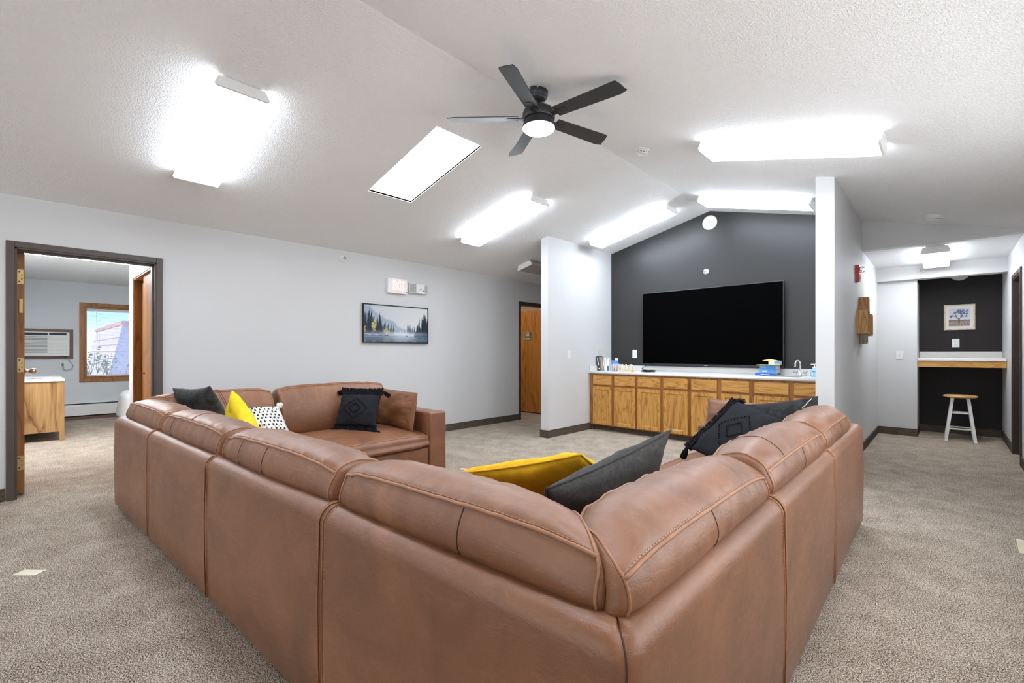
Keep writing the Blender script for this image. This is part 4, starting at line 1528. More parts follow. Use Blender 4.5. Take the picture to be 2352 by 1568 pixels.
for (ux0, ux1, da, db, lab) in UNITS:
    t = thing('base_cabinet', 'honey oak base cabinet with two doors ' + lab, 'cabinet', ((ux0 + ux1) / 2, YF, 0), group='oak base cabinets')
    b = bm_()
    box(b, (ux0 + 0.001, YF + 0.019, 0.082), (ux1 - 0.001, 6.578, ZT if ux1 < -1 else 0.70))
    obj('carcass', b, 'oak_frame', t)
    b = bm_()
    for (xa, xb_) in ((ux0 + 0.0015, da[0] + 0.012), (da[1] - 0.012, db[0] + 0.012), (db[1] - 0.012, ux1 - 0.0015)):
        box(b, (xa, YF, 0.080), (xb_, YF + 0.02, ZT), 0.001, 1)
    for (z0, z1) in ((0.080, 0.108), (0.655, 0.695), (0.822, ZT)):
        box(b, (da[0] + 0.012, YF + 0.0006, z0), (da[1] - 0.012, YF + 0.02, z1))
        box(b, (db[0] + 0.012, YF + 0.0006, z0), (db[1] - 0.012, YF + 0.02, z1))
    obj('face_frame', b, 'oak_frame', t)
    for (xa, xb_) in (da, db):
        cab_drawer(t, xa, xb_, 0.692, 0.830)
        cab_door(t, xa, xb_, 0.098, 0.664)
    b = bm_()
    box(b, (ux0 + 0.001, YF + 0.07, 0.0), (ux1 - 0.001, YF + 0.085, 0.082))
    obj('toe_kick', b, 'base', t)

# countertop with a sink cut out
t = thing('countertop', 'long white laminate countertop with backsplash on the oak cabinets', 'countertop', (-2.4, 6.25, ZT))
SX0, SX1, SY0, SY1 = -1.62, -1.22, 6.02, 6.27
ZC0, ZC1 = ZT + 0.001, 0.892
b = bm_()
for (lo, hi) in (((-3.962, 5.925, ZC0), (SX0, 6.578, ZC1)), ((SX1, 5.925, ZC0), (-0.853, 6.578, ZC1)), ((SX0, 5.925, ZC0), (SX1, SY0, ZC1)), ((SX0, SY1, ZC0), (SX1, 6.578, ZC1))):
    box(b, lo, hi)
obj('worktop', b, 'counter', t)
b = bm_()
cyl(b, (-3.962, 5.927, (ZC0 + ZC1) / 2), (-0.853, 5.927, (ZC0 + ZC1) / 2), (ZC1 - ZC0) / 2, seg=14)
obj('front_edge', b, 'counter', t, True)
b = bm_()
box(b, (-3.962, 6.555, ZC1), (-0.853, 6.578, 0.972), 0.003, 1)
obj('backsplash', b, 'splash', t)
b = bm_()
box(b, (-3.962, 5.93, ZC1), (-3.942, 6.555, 0.972), 0.003, 1)
obj('side_splash', b, 'splash', t)
t = thing('sink', 'small stainless sink set into the right end of the countertop', 'sink', (-1.42, 6.145, ZC1))
b = bm_()
PZ = lambda a, b_, f: (a, b_, f)
pframe(b, SX0 - 0.012, SX1 + 0.012, SY0 - 0.012, SY1 + 0.012, 0.022, ZC1, ZC1 + 0.004, 'z', 0, PZ)
obj('rim', b, 'steel', t)
b = bm_()
for (lo, hi) in (((SX0 + 0.004, SY0 + 0.004, 0.72), (SX1 - 0.004, SY1 - 0.004, 0.724)), ((SX0 + 0.004, SY0 + 0.004, 0.724), (SX0 + 0.008, SY1 - 0.004, ZC1 - 0.001)), ((SX1 - 0.008, SY0 + 0.004, 0.724), (SX1 - 0.004, SY1 - 0.004, ZC1 - 0.001)), ((SX0 + 0.008, SY0 + 0.004, 0.724), (SX1 - 0.008, SY0 + 0.008, ZC1 - 0.001)), ((SX0 + 0.008, SY1 - 0.008, 0.724), (SX1 - 0.008, SY1 - 0.004, ZC1 - 0.001))):
    box(b, lo, hi)
obj('basin', b, 'steel', t)
b = bm_()
cyl(b, (-1.42, 6.145, 0.724), (-1.42, 6.145, 0.728), 0.03, seg=16)
obj('drain', b, 'chrome', t)

FXX, FYY = -1.253, 6.36
t = thing('faucet', 'chrome gooseneck faucet with two clear acrylic knobs beside the sink', 'faucet', (FXX, FYY, ZC1))
b = bm_()
box(b, (FXX - 0.075, FYY - 0.026, ZC1), (FXX + 0.075, FYY + 0.026, ZC1 + 0.012), 0.006, 3)
obj('base_plate', b, 'chrome', t)
b = bm_()
pts = [(FXX, FYY, ZC1 + 0.01), (FXX, FYY, ZC1 + 0.12)]
for k in range(9):
    a = pi * k / 8
    pts.append((FXX - 0.018 * (1 - cos(a)), FYY - 0.040 * (1 - cos(a)), ZC1 + 0.145 + 0.045 * sin(a)))
pts.append((FXX - 0.037, FYY - 0.082, ZC1 + 0.115))
tube(b, pts, 0.0095, 12)
cyl(b, (FXX, FYY, ZC1 + 0.01), (FXX, FYY, ZC1 + 0.035), 0.017, 0.013, 14)
obj('spout', b, 'chrome', t, True)
for s in (-1, 1):
    b = bm_()
    lathe(b, [(0.012, 0.0), (0.012, 0.02), (0.009, 0.024)], 12, Matrix.Translation((FXX + s * 0.05, FYY, ZC1 + 0.012)))
    k_ = obj('valve', b, 'chrome', t, True)
    b = bm_()
    lathe(b, [(0.010, 0.022), (0.021, 0.030), (0.025, 0.042), (0.024, 0.058), (0.015, 0.066), (0, 0.067)], 9, Matrix.Translation((FXX + s * 0.05, FYY, ZC1 + 0.012)))
    obj('knob', b, 'acrylic', k_, local=True)

t = thing('soap_dispenser', 'blue hand soap pump bottle at the right end of the counter', 'soap bottle', (-1.105, 6.33, ZC1))
b = bm_()
mm = Matrix.Translation((-1.105, 6.33, ZC1)) @ Matrix.Diagonal((1.15, 0.8, 1, 1))
lathe(b, [(0.026, 0), (0.031, 0.006), (0.034, 0.04), (0.033, 0.07), (0.026, 0.090), (0.016, 0.098), (0.015, 0.102)], 20, mm)
obj('bottle', b, flat('translucent blue soap', srgb(150, 198, 224), 0.2, 0.5, 0, 0.05), t, True)
b = bm_()
lathe(b, [(0.0335, 0.0), (0.0335, 0.002)], 20, Matrix.Translation((-1.105, 6.306, ZC1 + 0.045)) @ Matrix.Rotation(radians(90), 4, 'X') @ Matrix.Diagonal((0.72, 0.95, 1, 1)))
lb = obj('label', b, flat('pale blue label', srgb(188, 222, 242), 0.4), t, True)
b = bm_()
box(b, (-1.122, 6.3025, ZC1 + 0.055), (-1.088, 6.3040, ZC1 + 0.066), 0.0005, 1)
obj('label_band', b, flat('label blue band', srgb(60, 108, 180), 0.4), lb, local=True)
b = bm_()
lathe(b, [(0.018, 0.100), (0.018, 0.115), (0.008, 0.120), (0.006, 0.122), (0.006, 0.142)], 14, Matrix.Translation((-1.105, 6.33, ZC1)))
box(b, (-1.14, 6.322, ZC1 + 0.142), (-1.075, 6.338, ZC1 + 0.151), 0.003, 1)
obj('pump', b, 'white', t, True, auto=40)

# ---- books
def book(name, label, w, h, d, cover, mtx, group, spine_marks=None, pages='mat_board'):
    """local: x thickness (w), y depth (d, spine at y=0), z height (h)"""
    t = thing(name, label, 'book', mtx.translation, mtx.to_euler(), group)
    c = 0.0022
    b = bm_()
    box(b, (0, 0, 0), (w, c, h))
    box(b, (0, c, 0), (c, d, h))
    box(b, (w - c, c, 0), (w, d, h))
    obj('cover', b, cover, t, local=True)
    b = bm_()
    box(b, (c, c, 0.003), (w - c, d - 0.004, h - 0.003))
    obj('pages', b, pages, t, local=True)
    if spine_marks:
        for (x0, x1, z0, z1, m_) in spine_marks:
            b = bm_()
            box(b, (w * x0, -0.0008, h * z0), (w * x1, 0.0, h * z1))
            obj('spine_print', b, m_, t, local=True)
    return t
cc = lambda n, *c: flat(n, srgb(*c), 0.45, 0.4, 0, 0.05)
M['bk_dark'] = cc('dark slate cover', 58, 62, 66)
M['bk_grey'] = cc('blue grey cover', 140, 160, 172)
M['bk_purple'] = cc('purple cover', 112, 96, 134)
M['bk_tan'] = cc('tan cover', 188, 158, 110)
M['bk_slate'] = cc('slate cover', 104, 104, 116)
M['bk_white'] = cc('white cover', 232, 232, 234)
M['bk_blue'] = cc('bright blue cover', 44, 98, 200)
M['bk_sky'] = cc('sky blue cover', 96, 160, 226)
M['bk_mid'] = cc('mid blue cover', 76, 138, 214)
M['bk_deep'] = cc('deep teal cover', 60, 106, 140)
M['bk_yellow'] = cc('yellow cover', 236, 216, 84)
M['bk_pink'] = cc('pink print', 226, 110, 190)
GB = 'standing books on the countertop'
x = -3.925
for (w, h, d, cov, tilt, lab, marks) in (
        (0.050, 0.225, 0.17, 'bk_dark', 8.5, 'thick dark slate book leaning at the left end of the row', [(0.35, 0.6, 0.38, 0.86, 'bk_white'), (0.35, 0.7, 0.10, 0.17, 'bk_white')]),
        (0.018, 0.215, 0.16, 'bk_grey', 8.0, 'thin blue grey book next to the dark slate one', [(0.2, 0.9, 0.05, 0.78, 'bk_purple')]),
        (0.026, 0.190, 0.15, 'bk_tan', 7.5, 'tan book in the middle of the standing row', None),
        (0.024, 0.205, 0.15, 'bk_slate', 7.0, 'slate grey book right of the tan one', [(0.5, 0.95, 0.03, 0.95, 'bk_white')]),
        (0.030, 0.205, 0.15, 'bk_white', 5.0, 'plain white book in the standing row', None),
        (0.034, 0.205, 0.14, 'bk_white', 3.0, 'white book with a teal band on its spine', [(0.05, 0.95, 0.02, 0.38, 'bk_deep'), (0.15, 0.75, 0.93, 0.97, 'bk_dark')])):
    m_ = Matrix.Translation((x, 6.12, ZC1)) @ Matrix.Rotation(radians(14), 4, 'Z') @ Matrix.Rotation(radians(-tilt), 4, 'Y')
    book('book', lab, w, h, d, cov, m_, GB, marks)
    x += w / cos(radians(tilt)) + 0.003
t = thing('book', 'small blue and pink book standing cover forward beside the letters', 'book', (-3.64, 6.06, ZC1), (0, 0, radians(8)), GB)
b = bm_()
box(b, (0, 0, 0), (0.098, 0.014, 0.165), 0.001, 1)
obj('cover', b, flat('blue and lilac cover', srgb(104, 142, 218), 0.4, 0.4, 0, 0.35, 22.0), t, local=True)
b = bm_()
for (cx, cz, r_) in ((0.028, 0.030, 0.020), (0.044, 0.044, 0.018), (0.020, 0.050, 0.012), (0.056, 0.026, 0.014)):
    cyl(b, (cx, -0.0012, cz), (cx, 0, cz), r_, seg=14)
obj('cover_print', b, 'bk_pink', t, local=True)
t = thing('bottle', 'white bottle standing behind the blue and pink book', 'bottle', (-3.625, 6.17, ZC1))
b = bm_()
lathe(b, [(0.028, 0), (0.030, 0.01), (0.030, 0.13), (0.024, 0.145), (0.024, 0.148), (0.026, 0.150), (0.026, 0.192), (0.022, 0.196), (0, 0.196)], 18, Matrix.Translation((-3.625, 6.17, ZC1)))
obj('body', b, 'white', t, True, auto=40)

# HELLO letters
t = thing('letter_sign', 'cream HELLO letter sign standing on the countertop', 'sign', (-3.45, 6.06, ZC1), (0, 0, radians(8)))
b = bm_()
box(b, (-0.165, -0.018, 0), (0.165, 0.018, 0.008), 0.001, 1)
obj('base', b, 'pale_wood', t, local=True)
M['cream'] = flat('cream letter edge', srgb(240, 234, 220), 0.5, 0.3)
for i, ch in enumerate('HELLO'):
    xo = (-0.131, -0.063, -0.001, 0.054, 0.118)[i]
    b = xf(text_mesh(ch, 0.118, 0.012, 0.0055), face_negy(0, 0, 0))
    xf(b, Matrix.Translation((xo, 0, 0.059)) @ Matrix.Diagonal((0.80, 1, 1.02, 1)))
    l_ = obj('letter', b, 'cream', t, local=True)
    b = xf(text_mesh(ch, 0.118, 0.002, -0.001), face_negy(0, 0, 0))
    xf(b, Matrix.Translation((xo, -0.0125, 0.059)) @ Matrix.Diagonal((0.80, 1, 1.02, 1)))
    obj('letter_face', b, 'bk_tan', l_, local=True)
t = thing('toy', 'tiny orange trinket beside the HELLO letters', 'trinket', (-3.275, 6.02, ZC1))
b = bm_()
lathe(b, [(0.016, 0), (0.018, 0.006), (0.012, 0.022), (0.004, 0.034), (0, 0.036)], 7, Matrix.Translation((-3.275, 6.02, ZC1)))
obj('body', b, flat('orange plastic', srgb(224, 146, 78), 0.5), t, True)
t = thing('power_cable', 'coiled black cable on the counter below the television', 'cable', (-3.13, 6.2, ZC1))
b = bm_()
pts = []
for k in range(110):
    a = k * 2 * pi / 22
    r_ = 0.055 + 0.030 * (0.5 + 0.5 * sin(k * 0.37))
    pts.append((-3.13 + 1.25 * r_ * cos(a), 6.2 + r_ * sin(a), ZC1 + 0.006 + 0.0045 * (k / 22) + 0.003 * sin(a * 2.3)))
tube(b, pts, 0.005, 6)
obj('coil', b, 'dark', t, True)
b = bm_()
tube(b, [(-3.19, 6.2, ZC1 + 0.02), (-3.245, 6.24, ZC1 + 0.05), (-3.23, 6.36, ZC1 + 0.095), (-3.18, 6.48, ZC1 + 0.12), (-3.14, 6.545, ZC1 + 0.15)], 0.0045, 6)
obj('lead', b, 'dark', t, True)

# stack of lying books
GS = 'stacked books at the right end of the countertop'
z = ZC1 + 0.0005
for (w, h, d, cov, rot, ox, oy, lab, marks) in (
        (0.024, 0.215, 0.225, 'bk_blue', 4, 0.0, 0.0, 'bright blue softcover at the bottom of the stack', [(0.35, 0.7, 0.30, 0.75, 'bk_white')]),
        (0.050, 0.185, 0.225, 'bk_sky', 1, 0.014, 0.012, 'thick sky blue book second from the bottom of the stack', [(0.3, 0.6, 0.2, 0.5, 'bk_white')]),
        (0.048, 0.185, 0.225, 'bk_mid', -1, 0.014, 0.014, 'thick mid blue book third in the stack', [(0.3, 0.7, 0.1, 0.4, 'bk_grey')]),
        (0.008, 0.205, 0.245, 'bk_yellow', 0, 0.006, 0.0, 'thin yellow edged booklet lying on the thick blue books', [(0.1, 0.9, 0.5, 0.98, 'bk_blue')]),
        (0.046, 0.125, 0.165, 'bk_white', 5, 0.055, 0.03, 'small thick white and blue book on top of the stack', [(0.1, 0.75, 0.5, 0.98, 'bk_sky'), (0.75, 1.0, 0, 1, 'bk_yellow')])):
    # lying flat: thickness up, spine toward the room
    m_ = Matrix.Translation((-1.515 - h + ox, 6.30 + oy - 0.01, z)) @ Matrix.Rotation(radians(rot), 4, 'Z') @ Matrix(((0, 0, 1, 0), (0, 1, 0, 0), (-1, 0, 0, 0), (0, 0, 0, 1))) @ Matrix.Translation((-w, 0, 0))
    book('book', lab, w, h, d, cov, m_, GS, marks)
    z += w + 0.0006
t = thing('booklet', 'cream pamphlet with a peaked cover on the very top of the stack', 'booklet', (-1.56, 6.35, z))
b = bm_()
prism(b, [(-1.66, 6.335, z), (-1.50, 6.335, z), (-1.53, 6.335, z + 0.006), (-1.59, 6.335, z + 0.020), (-1.655, 6.335, z + 0.005)], (0, 0.13, 0))
obj('cover', b, flat('cream yellow paper', srgb(240, 226, 150), 0.6, 0.2), t)

# ------------------------------------------------------------------ nook desk and stool
t = thing('nook_counter', 'white topped desk shelf with an oak apron in the nook', 'desk', (0.155, 8.9, 1.06))
b = bm_()
box(b, (-0.2765 + 0.002, 8.60, 1.062), (XRW - 0.002, 9.247, 1.100), 0.004, 2)
obj('worktop', b, 'counter', t)
b = bm_()
box(b, (-0.272, 9.228, 1.100), (XRW - 0.002, 9.248, 1.190), 0.002, 1)
obj('backsplash', b, 'splash', t)
b = bm_()
box(b, (-0.274, 8.615, 0.976), (XRW - 0.002, 8.638, 1.062), 0.002, 1)
obj('apron', b, 'oak_h', t)
SXX, SYY = 0.155, 8.60
t = thing('bar_stool', 'white legged wooden stool with a round pine seat under the nook counter', 'stool', (SXX, SYY, 0), (0, 0, radians(1)))
b = bm_()
lathe(b, [(0.0, 0.572), (0.150, 0.572), (0.168, 0.580), (0.172, 0.590), (0.166, 0.600), (0.150, 0.605), (0, 0.602)], 36)
obj('seat', b, 'stool_seat', t, True, local=True)
for (sx, sy) in ((1, 1), (-1, 1), (-1, -1), (1, -1)):
    b = bm_()
    p, q = Vector((sx * 0.075, sy * 0.075, 0.576)), Vector((sx * 0.140, sy * 0.140, 0.0))
    hw = 0.016
    A = [b.verts.new(p + Vector((dx * hw, dy * hw, 0))) for dx, dy in ((-1, -1), (1, -1), (1, 1), (-1, 1))]
    Bq = [b.verts.new(q + Vector((dx * hw, dy * hw, 0))) for dx, dy in ((-1, -1), (1, -1), (1, 1), (-1, 1))]
    for k in range(4):
        b.faces.new((A[k], A[(k + 1) % 4], Bq[(k + 1) % 4], Bq[k]))
    b.faces.new(A[::-1])
    b.faces.new(Bq)
    obj('leg', b, 'white', t, local=True)
for zz in (0.16, 0.20, 0.37, 0.41):
    s = 0.140 - 0.065 * zz / 0.576
    pr = (((-s, -s), (s, -s)), ((-s, s), (s, s))) if zz in (0.16, 0.37) else (((-s, -s), (-s, s)), ((s, -s), (s, s)))
    for (a, c) in pr:
        b = bm_()
        cyl(b, (a[0], a[1], zz), (c[0], c[1], zz), 0.010, seg=10)
        obj('rung', b, 'white', t, True, local=True)

# tape on the carpet
def tape(label, p, ang, L, w):
    t = thing('tape_strip', label, 'tape', (p[0], p[1], 0), (0, 0, ang))
    b = bm_()
    box(b, (-L / 2, -w / 2, 0.0005), (L / 2, w / 2, 0.002))
    obj('strip', b, 'tape', t, local=True)
    b = bm_()
    box(b, (L / 2 - 0.012, -w / 2, 0.002), (L / 2, w / 2, 0.0032))
    obj('folded_end', b, 'tape_b', t, local=True)
tape('yellowed tape strip on the carpet left of the sofa', (-3.565, 0.020, 0), radians(42), 0.125, 0.062)
tape('tape strip on the carpet in front of the sofa arm', (-3.50, 3.045, 0), radians(10), 0.15, 0.05)
tape('tape strip on the carpet at the right edge of the photo', (0.345, 4.15, 0), radians(88), 0.28, 0.04)
# ------------------------------------------------------------------ sectional sofa
K = Vector((-0.38, 0.694, 0))
KL = Vector((-4.63, 0.470, 0))
A3, B04 = radians(3.02), radians(0.4)
RUN = {
    'mid': (K, Vector((cos(A3), sin(A3), 0)), Vector((-sin(A3), cos(A3), 0))),
    'right': (K, Vector((-sin(B04), cos(B04), 0)), Vector((-cos(B04), -sin(B04), 0))),
    'left': (KL, Vector((0, 1, 0)), Vector((1, 0, 0))),
}
LM = (KL - K).length
def P(run, s, o, z):
    k, u, v = RUN[run]
    return k + u * s + v * o + Vector((0, 0, z))

sofa = thing('sectional_sofa', 'large U shaped tan leather sectional sofa with loose back cushions', 'sofa', (-2.4, 2.0, 0))

# shell profile (o, z)
PROF = [(0.012, 0.028), (0.002, 0.040), (-0.002, 0.20), (-0.004, 0.40), (0.0, 0.58)]
for k in range(8):
    a = pi - k * pi / 2 / 7
    PROF.append((0.052 + 0.052 * cos(a), 0.638 + 0.052 * sin(a)))
PROF += [(0.072, 0.690), (0.092, 0.680), (0.104, 0.660), (0.106, 0.60), (0.106, 0.24), (0.100, 0.028)]
NOUT = 15

def ring(b, f):
    return [b.verts.new(f(o, z)) for o, z in PROF]
def inset(o, z, k):
    return (o + (0.05 - o) * k, z - (z - 0.35) * k * 0.16)
def skin(b, rings):
    n = len(PROF)
    for A, Bq in zip(rings, rings[1:]):
        for i in range(n):
            b.faces.new((A[i], A[(i + 1) % n], Bq[(i + 1) % n], Bq[i]))
    b.faces.new(rings[0][::-1])
    b.faces.new(rings[-1])

END = ((0.0, 0.14), (0.004, 0.05), (0.010, 0.012), (0.018, 0.0))
def straight_shell(run, s0, s1):
    b = bm_()
    st = [(s0 + d, k) for d, k in END] + [(s0 + (s1 - s0) * t / 10, 0) for t in range(1, 10)] + [(s1 - d, k) for d, k in END[::-1]]
    rs = []
    for s, k in st:
        def f(o, z):
            o2, z2 = inset(o, z, k)
            w = 0.003 * noise.noise((s * 3.1, z * 4, o * 3))
            return P(run, s, o2 + w, z2 + 0.3 * w)
        rs.append(ring(b, f))
    skin(b, rs)
    return b

def corner_shell(runA, sA, cornerA, runB, sB, cornerB, R=0.055):
    """runA from sA to its corner end, then runB from its corner to sB. inward directions: o of both runs"""
    b = bm_()
    rs = []
    kA, uA, vA = RUN[runA]
    kB, uB, vB = RUN[runB]
    C0 = kA + uA * cornerA
    dA = (uA if cornerA > sA else -uA)      # travelling direction along A
    dB = (uB if sB > cornerB else -uB)
    LA = abs(cornerA - sA)
    LB = abs(sB - cornerB)
    stA = [(d, k) for d, k in END] + [(LA * t / 10, 0) for t in range(1, 9)]
    for d, k in stA:
        def f(o, z, d=d, k=k):
            o2, z2 = inset(o, z, k)
            w = 0.003 * noise.noise((d * 3.3, z * 4, 7.7))
            return C0 - dA * (LA - d) + vA * (o2 + w) + Vector((0, 0, z2 + 0.3 * w))
        rs.append(ring(b, f))
    NF = 8
    for i in range(NF + 1):
        t = i / NF * pi / 2
        def f(o, z, t=t):
            m = max(R, o + 0.0005)
            r = m - o
            c = C0 + vA * m + vB * m
            p = c - vA * (r * cos(t)) - vB * (r * sin(t))
            dip = -0.012 * (1 - abs(t / (pi / 4) - 1)) if z > 0.6 else 0
            return Vector((p.x, p.y, z + dip))
        rs.append(ring(b, f))
    stB = [(LB * t / 10, 0) for t in range(2, 10)] + [(LB - d, k) for d, k in END[::-1]]
    for d, k in stB:
        def f(o, z, d=d, k=k):
            o2, z2 = inset(o, z, k)
            w = 0.003 * noise.noise((d * 3.3, z * 4, 3.1))
            return C0 + dB * d + vB * (o2 + w) + Vector((0, 0, z2 + 0.3 * w))
        rs.append(ring(b, f))
    skin(b, rs)
    return b

def prof_line(run, s, eps, lo=1, hi=NOUT):
    out = []
    for o, z in PROF[lo:hi]:
        d = Vector((o - 0.055, z - 0.60)) if z > 0.6 else Vector((-1, 0))
        d.normalize()
        out.append(P(run, s, o + d.x * eps, z + d.y * eps))
    return out

def dashes(b, line, L=0.0075, gap=0.0050, w=0.0010):
    """short thread dashes along a polyline"""
    pos, seglen = 0.0, 0.0
    acc = 0.0
    start = None
    step = L + gap
    tot = [0.0]
    for p, q in zip(line, line[1:]):
        tot.append(tot[-1] + (q - p).length)
    def at(d):
        for i in range(len(tot) - 1):
            if tot[i + 1] >= d:
                k = (d - tot[i]) / max(1e-9, tot[i + 1] - tot[i])
                return line[i].lerp(line[i + 1], k)
        return line[-1]
    d = 0.0
    # single forward walk
    i = 0
    def walk(d):
        nonlocal i
        while i < len(tot) - 2 and tot[i + 1] < d:
            i += 1
        k = min(1.0, (d - tot[i]) / max(1e-9, tot[i + 1] - tot[i]))
        return line[i].lerp(line[i + 1], k)
    while d + L < tot[-1]:
        p = walk(d)
        q = walk(d + L)
        if (q - p).length > 1e-5:
            tube(b, [p, q], w, 4)
        d += step

def seam_parts(par, lines, dlines, rad=0.0032):
    for ln in lines:
        b = bm_()
        tube(b, ln, rad, 8)
        obj('welt_seam', b, 'piping', par, True, local=True)
    b = bm_()
    for ln in dlines:
        dashes(b, ln)
    stuff(obj('stitching', b, 'stitch', par, local=True))

def slab(b, run, s0, s1, o0, o1, z0, z1, bev=0.02):
    pts = [P(run, s, o, z) for z in (z0, z1) for (s, o) in ((s0, o0), (s1, o0), (s1, o1), (s0, o1))]
    vs = [b.verts.new(p) for p in pts]
    fs = [b.faces.new([vs[i] for i in f]) for f in ((0, 3, 2, 1), (4, 5, 6, 7), (0, 1, 5, 4), (1, 2, 6, 5), (2, 3, 7, 6), (3, 0, 4, 7))]
    bmesh.ops.recalc_face_normals(b, faces=fs)
    es = list({e for f in fs for e in f.edges})
    bmesh.ops.bevel(b, geom=es, offset=bev, segments=4, profile=0.5, affect='EDGES')

DEP = 1.035
MOD = 1.040
SL, S1, S2 = -LM, -LM + MOD, None
mid_l, mid_a, mid_b = -LM + MOD, -2.130, -1.047
G = 0.003
# corner section left
def section(b, lab=None):
    o = obj('frame_section', b, 'leather', sofa, True, auto=50)
    return o
sec_cl = section(corner_shell('left', MOD - G, 0.0, 'mid', mid_l - G, -LM))
sec_m1 = section(straight_shell('mid', mid_l + G, mid_a - G))
sec_m2 = section(straight_shell('mid', mid_a + G, mid_b - G))
sec_cr = section(corner_shell('mid', mid_b + G, 0.0, 'right', 1.036 - G, 0.0))
sec_r1 = section(straight_shell('right', 1.036 + G, 2.060 - G))
RE = 3.240
sec_r2 = section(straight_shell('right', 2.060 + G, RE))
LE = 2.390
sec_l2 = section(straight_shell('left', MOD + G, LE))
# welts and stitching at the section ends
def end_lines(run, s, side):
    return prof_line(run, s, 0.001), prof_line(run, s + side * 0.012, 0.0012)
for par, ends in ((sec_cl, (('mid', mid_l - G - 0.010, -1),)), (sec_m1, (('mid', mid_l + G + 0.01, 1), ('mid', mid_a - G - 0.010, -1))),
                  (sec_m2, (('mid', mid_a + G + 0.010, 1), ('mid', mid_b - G - 0.010, -1))), (sec_cr, (('mid', mid_b + G + 0.010, 1), ('right', 1.036 - G - 0.010, -1))),
                  (sec_r1, (('right', 1.036 + G + 0.010, 1), ('right', 2.060 - G - 0.010, -1))), (sec_r2, (('right', 2.060 + G + 0.010, 1),))):
    L1, L2 = [], []
    for run, s, side in ends:
        a_, b_ = end_lines(run, s, side)
        L1.append(a_)
        L2.append(b_)
    seam_parts(par, L1, L2, 0.0028)
# seam down the rounded corner of the right corner section
def corner_line(R, lo, hi, eps):
    out = []
    kA, uA, vA = RUN['mid']
    vB = RUN['right'][2]
    for o, z in PROF[lo:hi]:
        m = max(R, o + 0.0005)
        r = m - o + eps
        c = K + (vA + vB) * m
        p = c - (vA + vB) * (r * cos(pi / 4))
        out.append(Vector((p.x, p.y, z + (-0.012 + eps * 0.6 if z > 0.6 else 0))))
    return out
b = bm_()
tube(b, corner_line(0.055, 1, NOUT, 0.0006), 0.0018, 6)
obj('corner_seam', b, 'seam', sec_cr, True, local=True)

# bases under the seats
for par, run, s0, s1 in ((sec_cl, 'mid', -LM + 0.108, mid_l - G), (sec_m1, 'mid', mid_l + G, mid_a - G), (sec_m2, 'mid', mid_a + G, mid_b - G),
                         (sec_cr, 'mid', mid_b + G, -0.108), (sec_r1, 'right', 1.036 + G, 2.06 - G), (sec_r2, 'right', 2.06 + G, RE - 0.22), (sec_l2, 'left', MOD + G, LE - 0.20)):
    b = bm_()
    slab(b, run, s0, s1, 0.108, DEP, 0.028, 0.272, 0.018)
    obj('seat_base', b, 'leather', par, True, local=True, auto=60)
    b = bm_()
    for s in (s0 + 0.08, s1 - 0.08):
        for o in (0.16, DEP - 0.08):
            p = P(run, s, o, 0)
            cyl(b, p, p + Vector((0, 0, 0.03)), 0.022, seg=10)
    obj('feet', b, 'dark', par, local=True)

# arms
for run, s0, s1, zt, lab in (('left', LE - 0.198, LE + 0.002, 0.600, None), ('right', RE - 0.218, RE + 0.002, 0.600, None)):
    b = bm_()
    slab(b, run, s0, s1, 0.110, DEP + 0.012, 0.026, zt, 0.020)
    a_ = obj('arm', b, 'leather', sofa, True, auto=60)
    e = 0.002
    l1 = [P(run, s0 - e, DEP - 0.02, 0.05), P(run, s0 - e, DEP - 0.02, zt - 0.03), P(run, s0 + 0.006, DEP - 0.02, zt - 0.006), P(run, s0 + 0.022, DEP - 0.02, zt + 0.001), P(run, s1 - 0.022, DEP - 0.02, zt + 0.001), P(run, s1 - 0.006, DEP - 0.02, zt - 0.006), P(run, s1 + e, DEP - 0.02, zt - 0.03), P(run, s1 + e, DEP - 0.02, 0.05)]
    seam_parts(a_, [l1], [[p + RUN[run][2] * (-0.010) for p in l1[:5]]], 0.0022)

# ---- soft cushions: a closed section swept along the run
def catmull(ctrl, n):
    out = []
    m = len(ctrl)
    for i in range(m):
        p0, p1, p2, p3 = (Vector(ctrl[(i + j - 1) % m]) for j in range(4))
        for k in range(n):
            t = k / n
            out.append(0.5 * ((2 * p1) + (p2 - p0) * t + (2 * p0 - 5 * p1 + 4 * p2 - p3) * t * t + (3 * p1 - p0 - 3 * p2 + p3) * t ** 3))
    return out

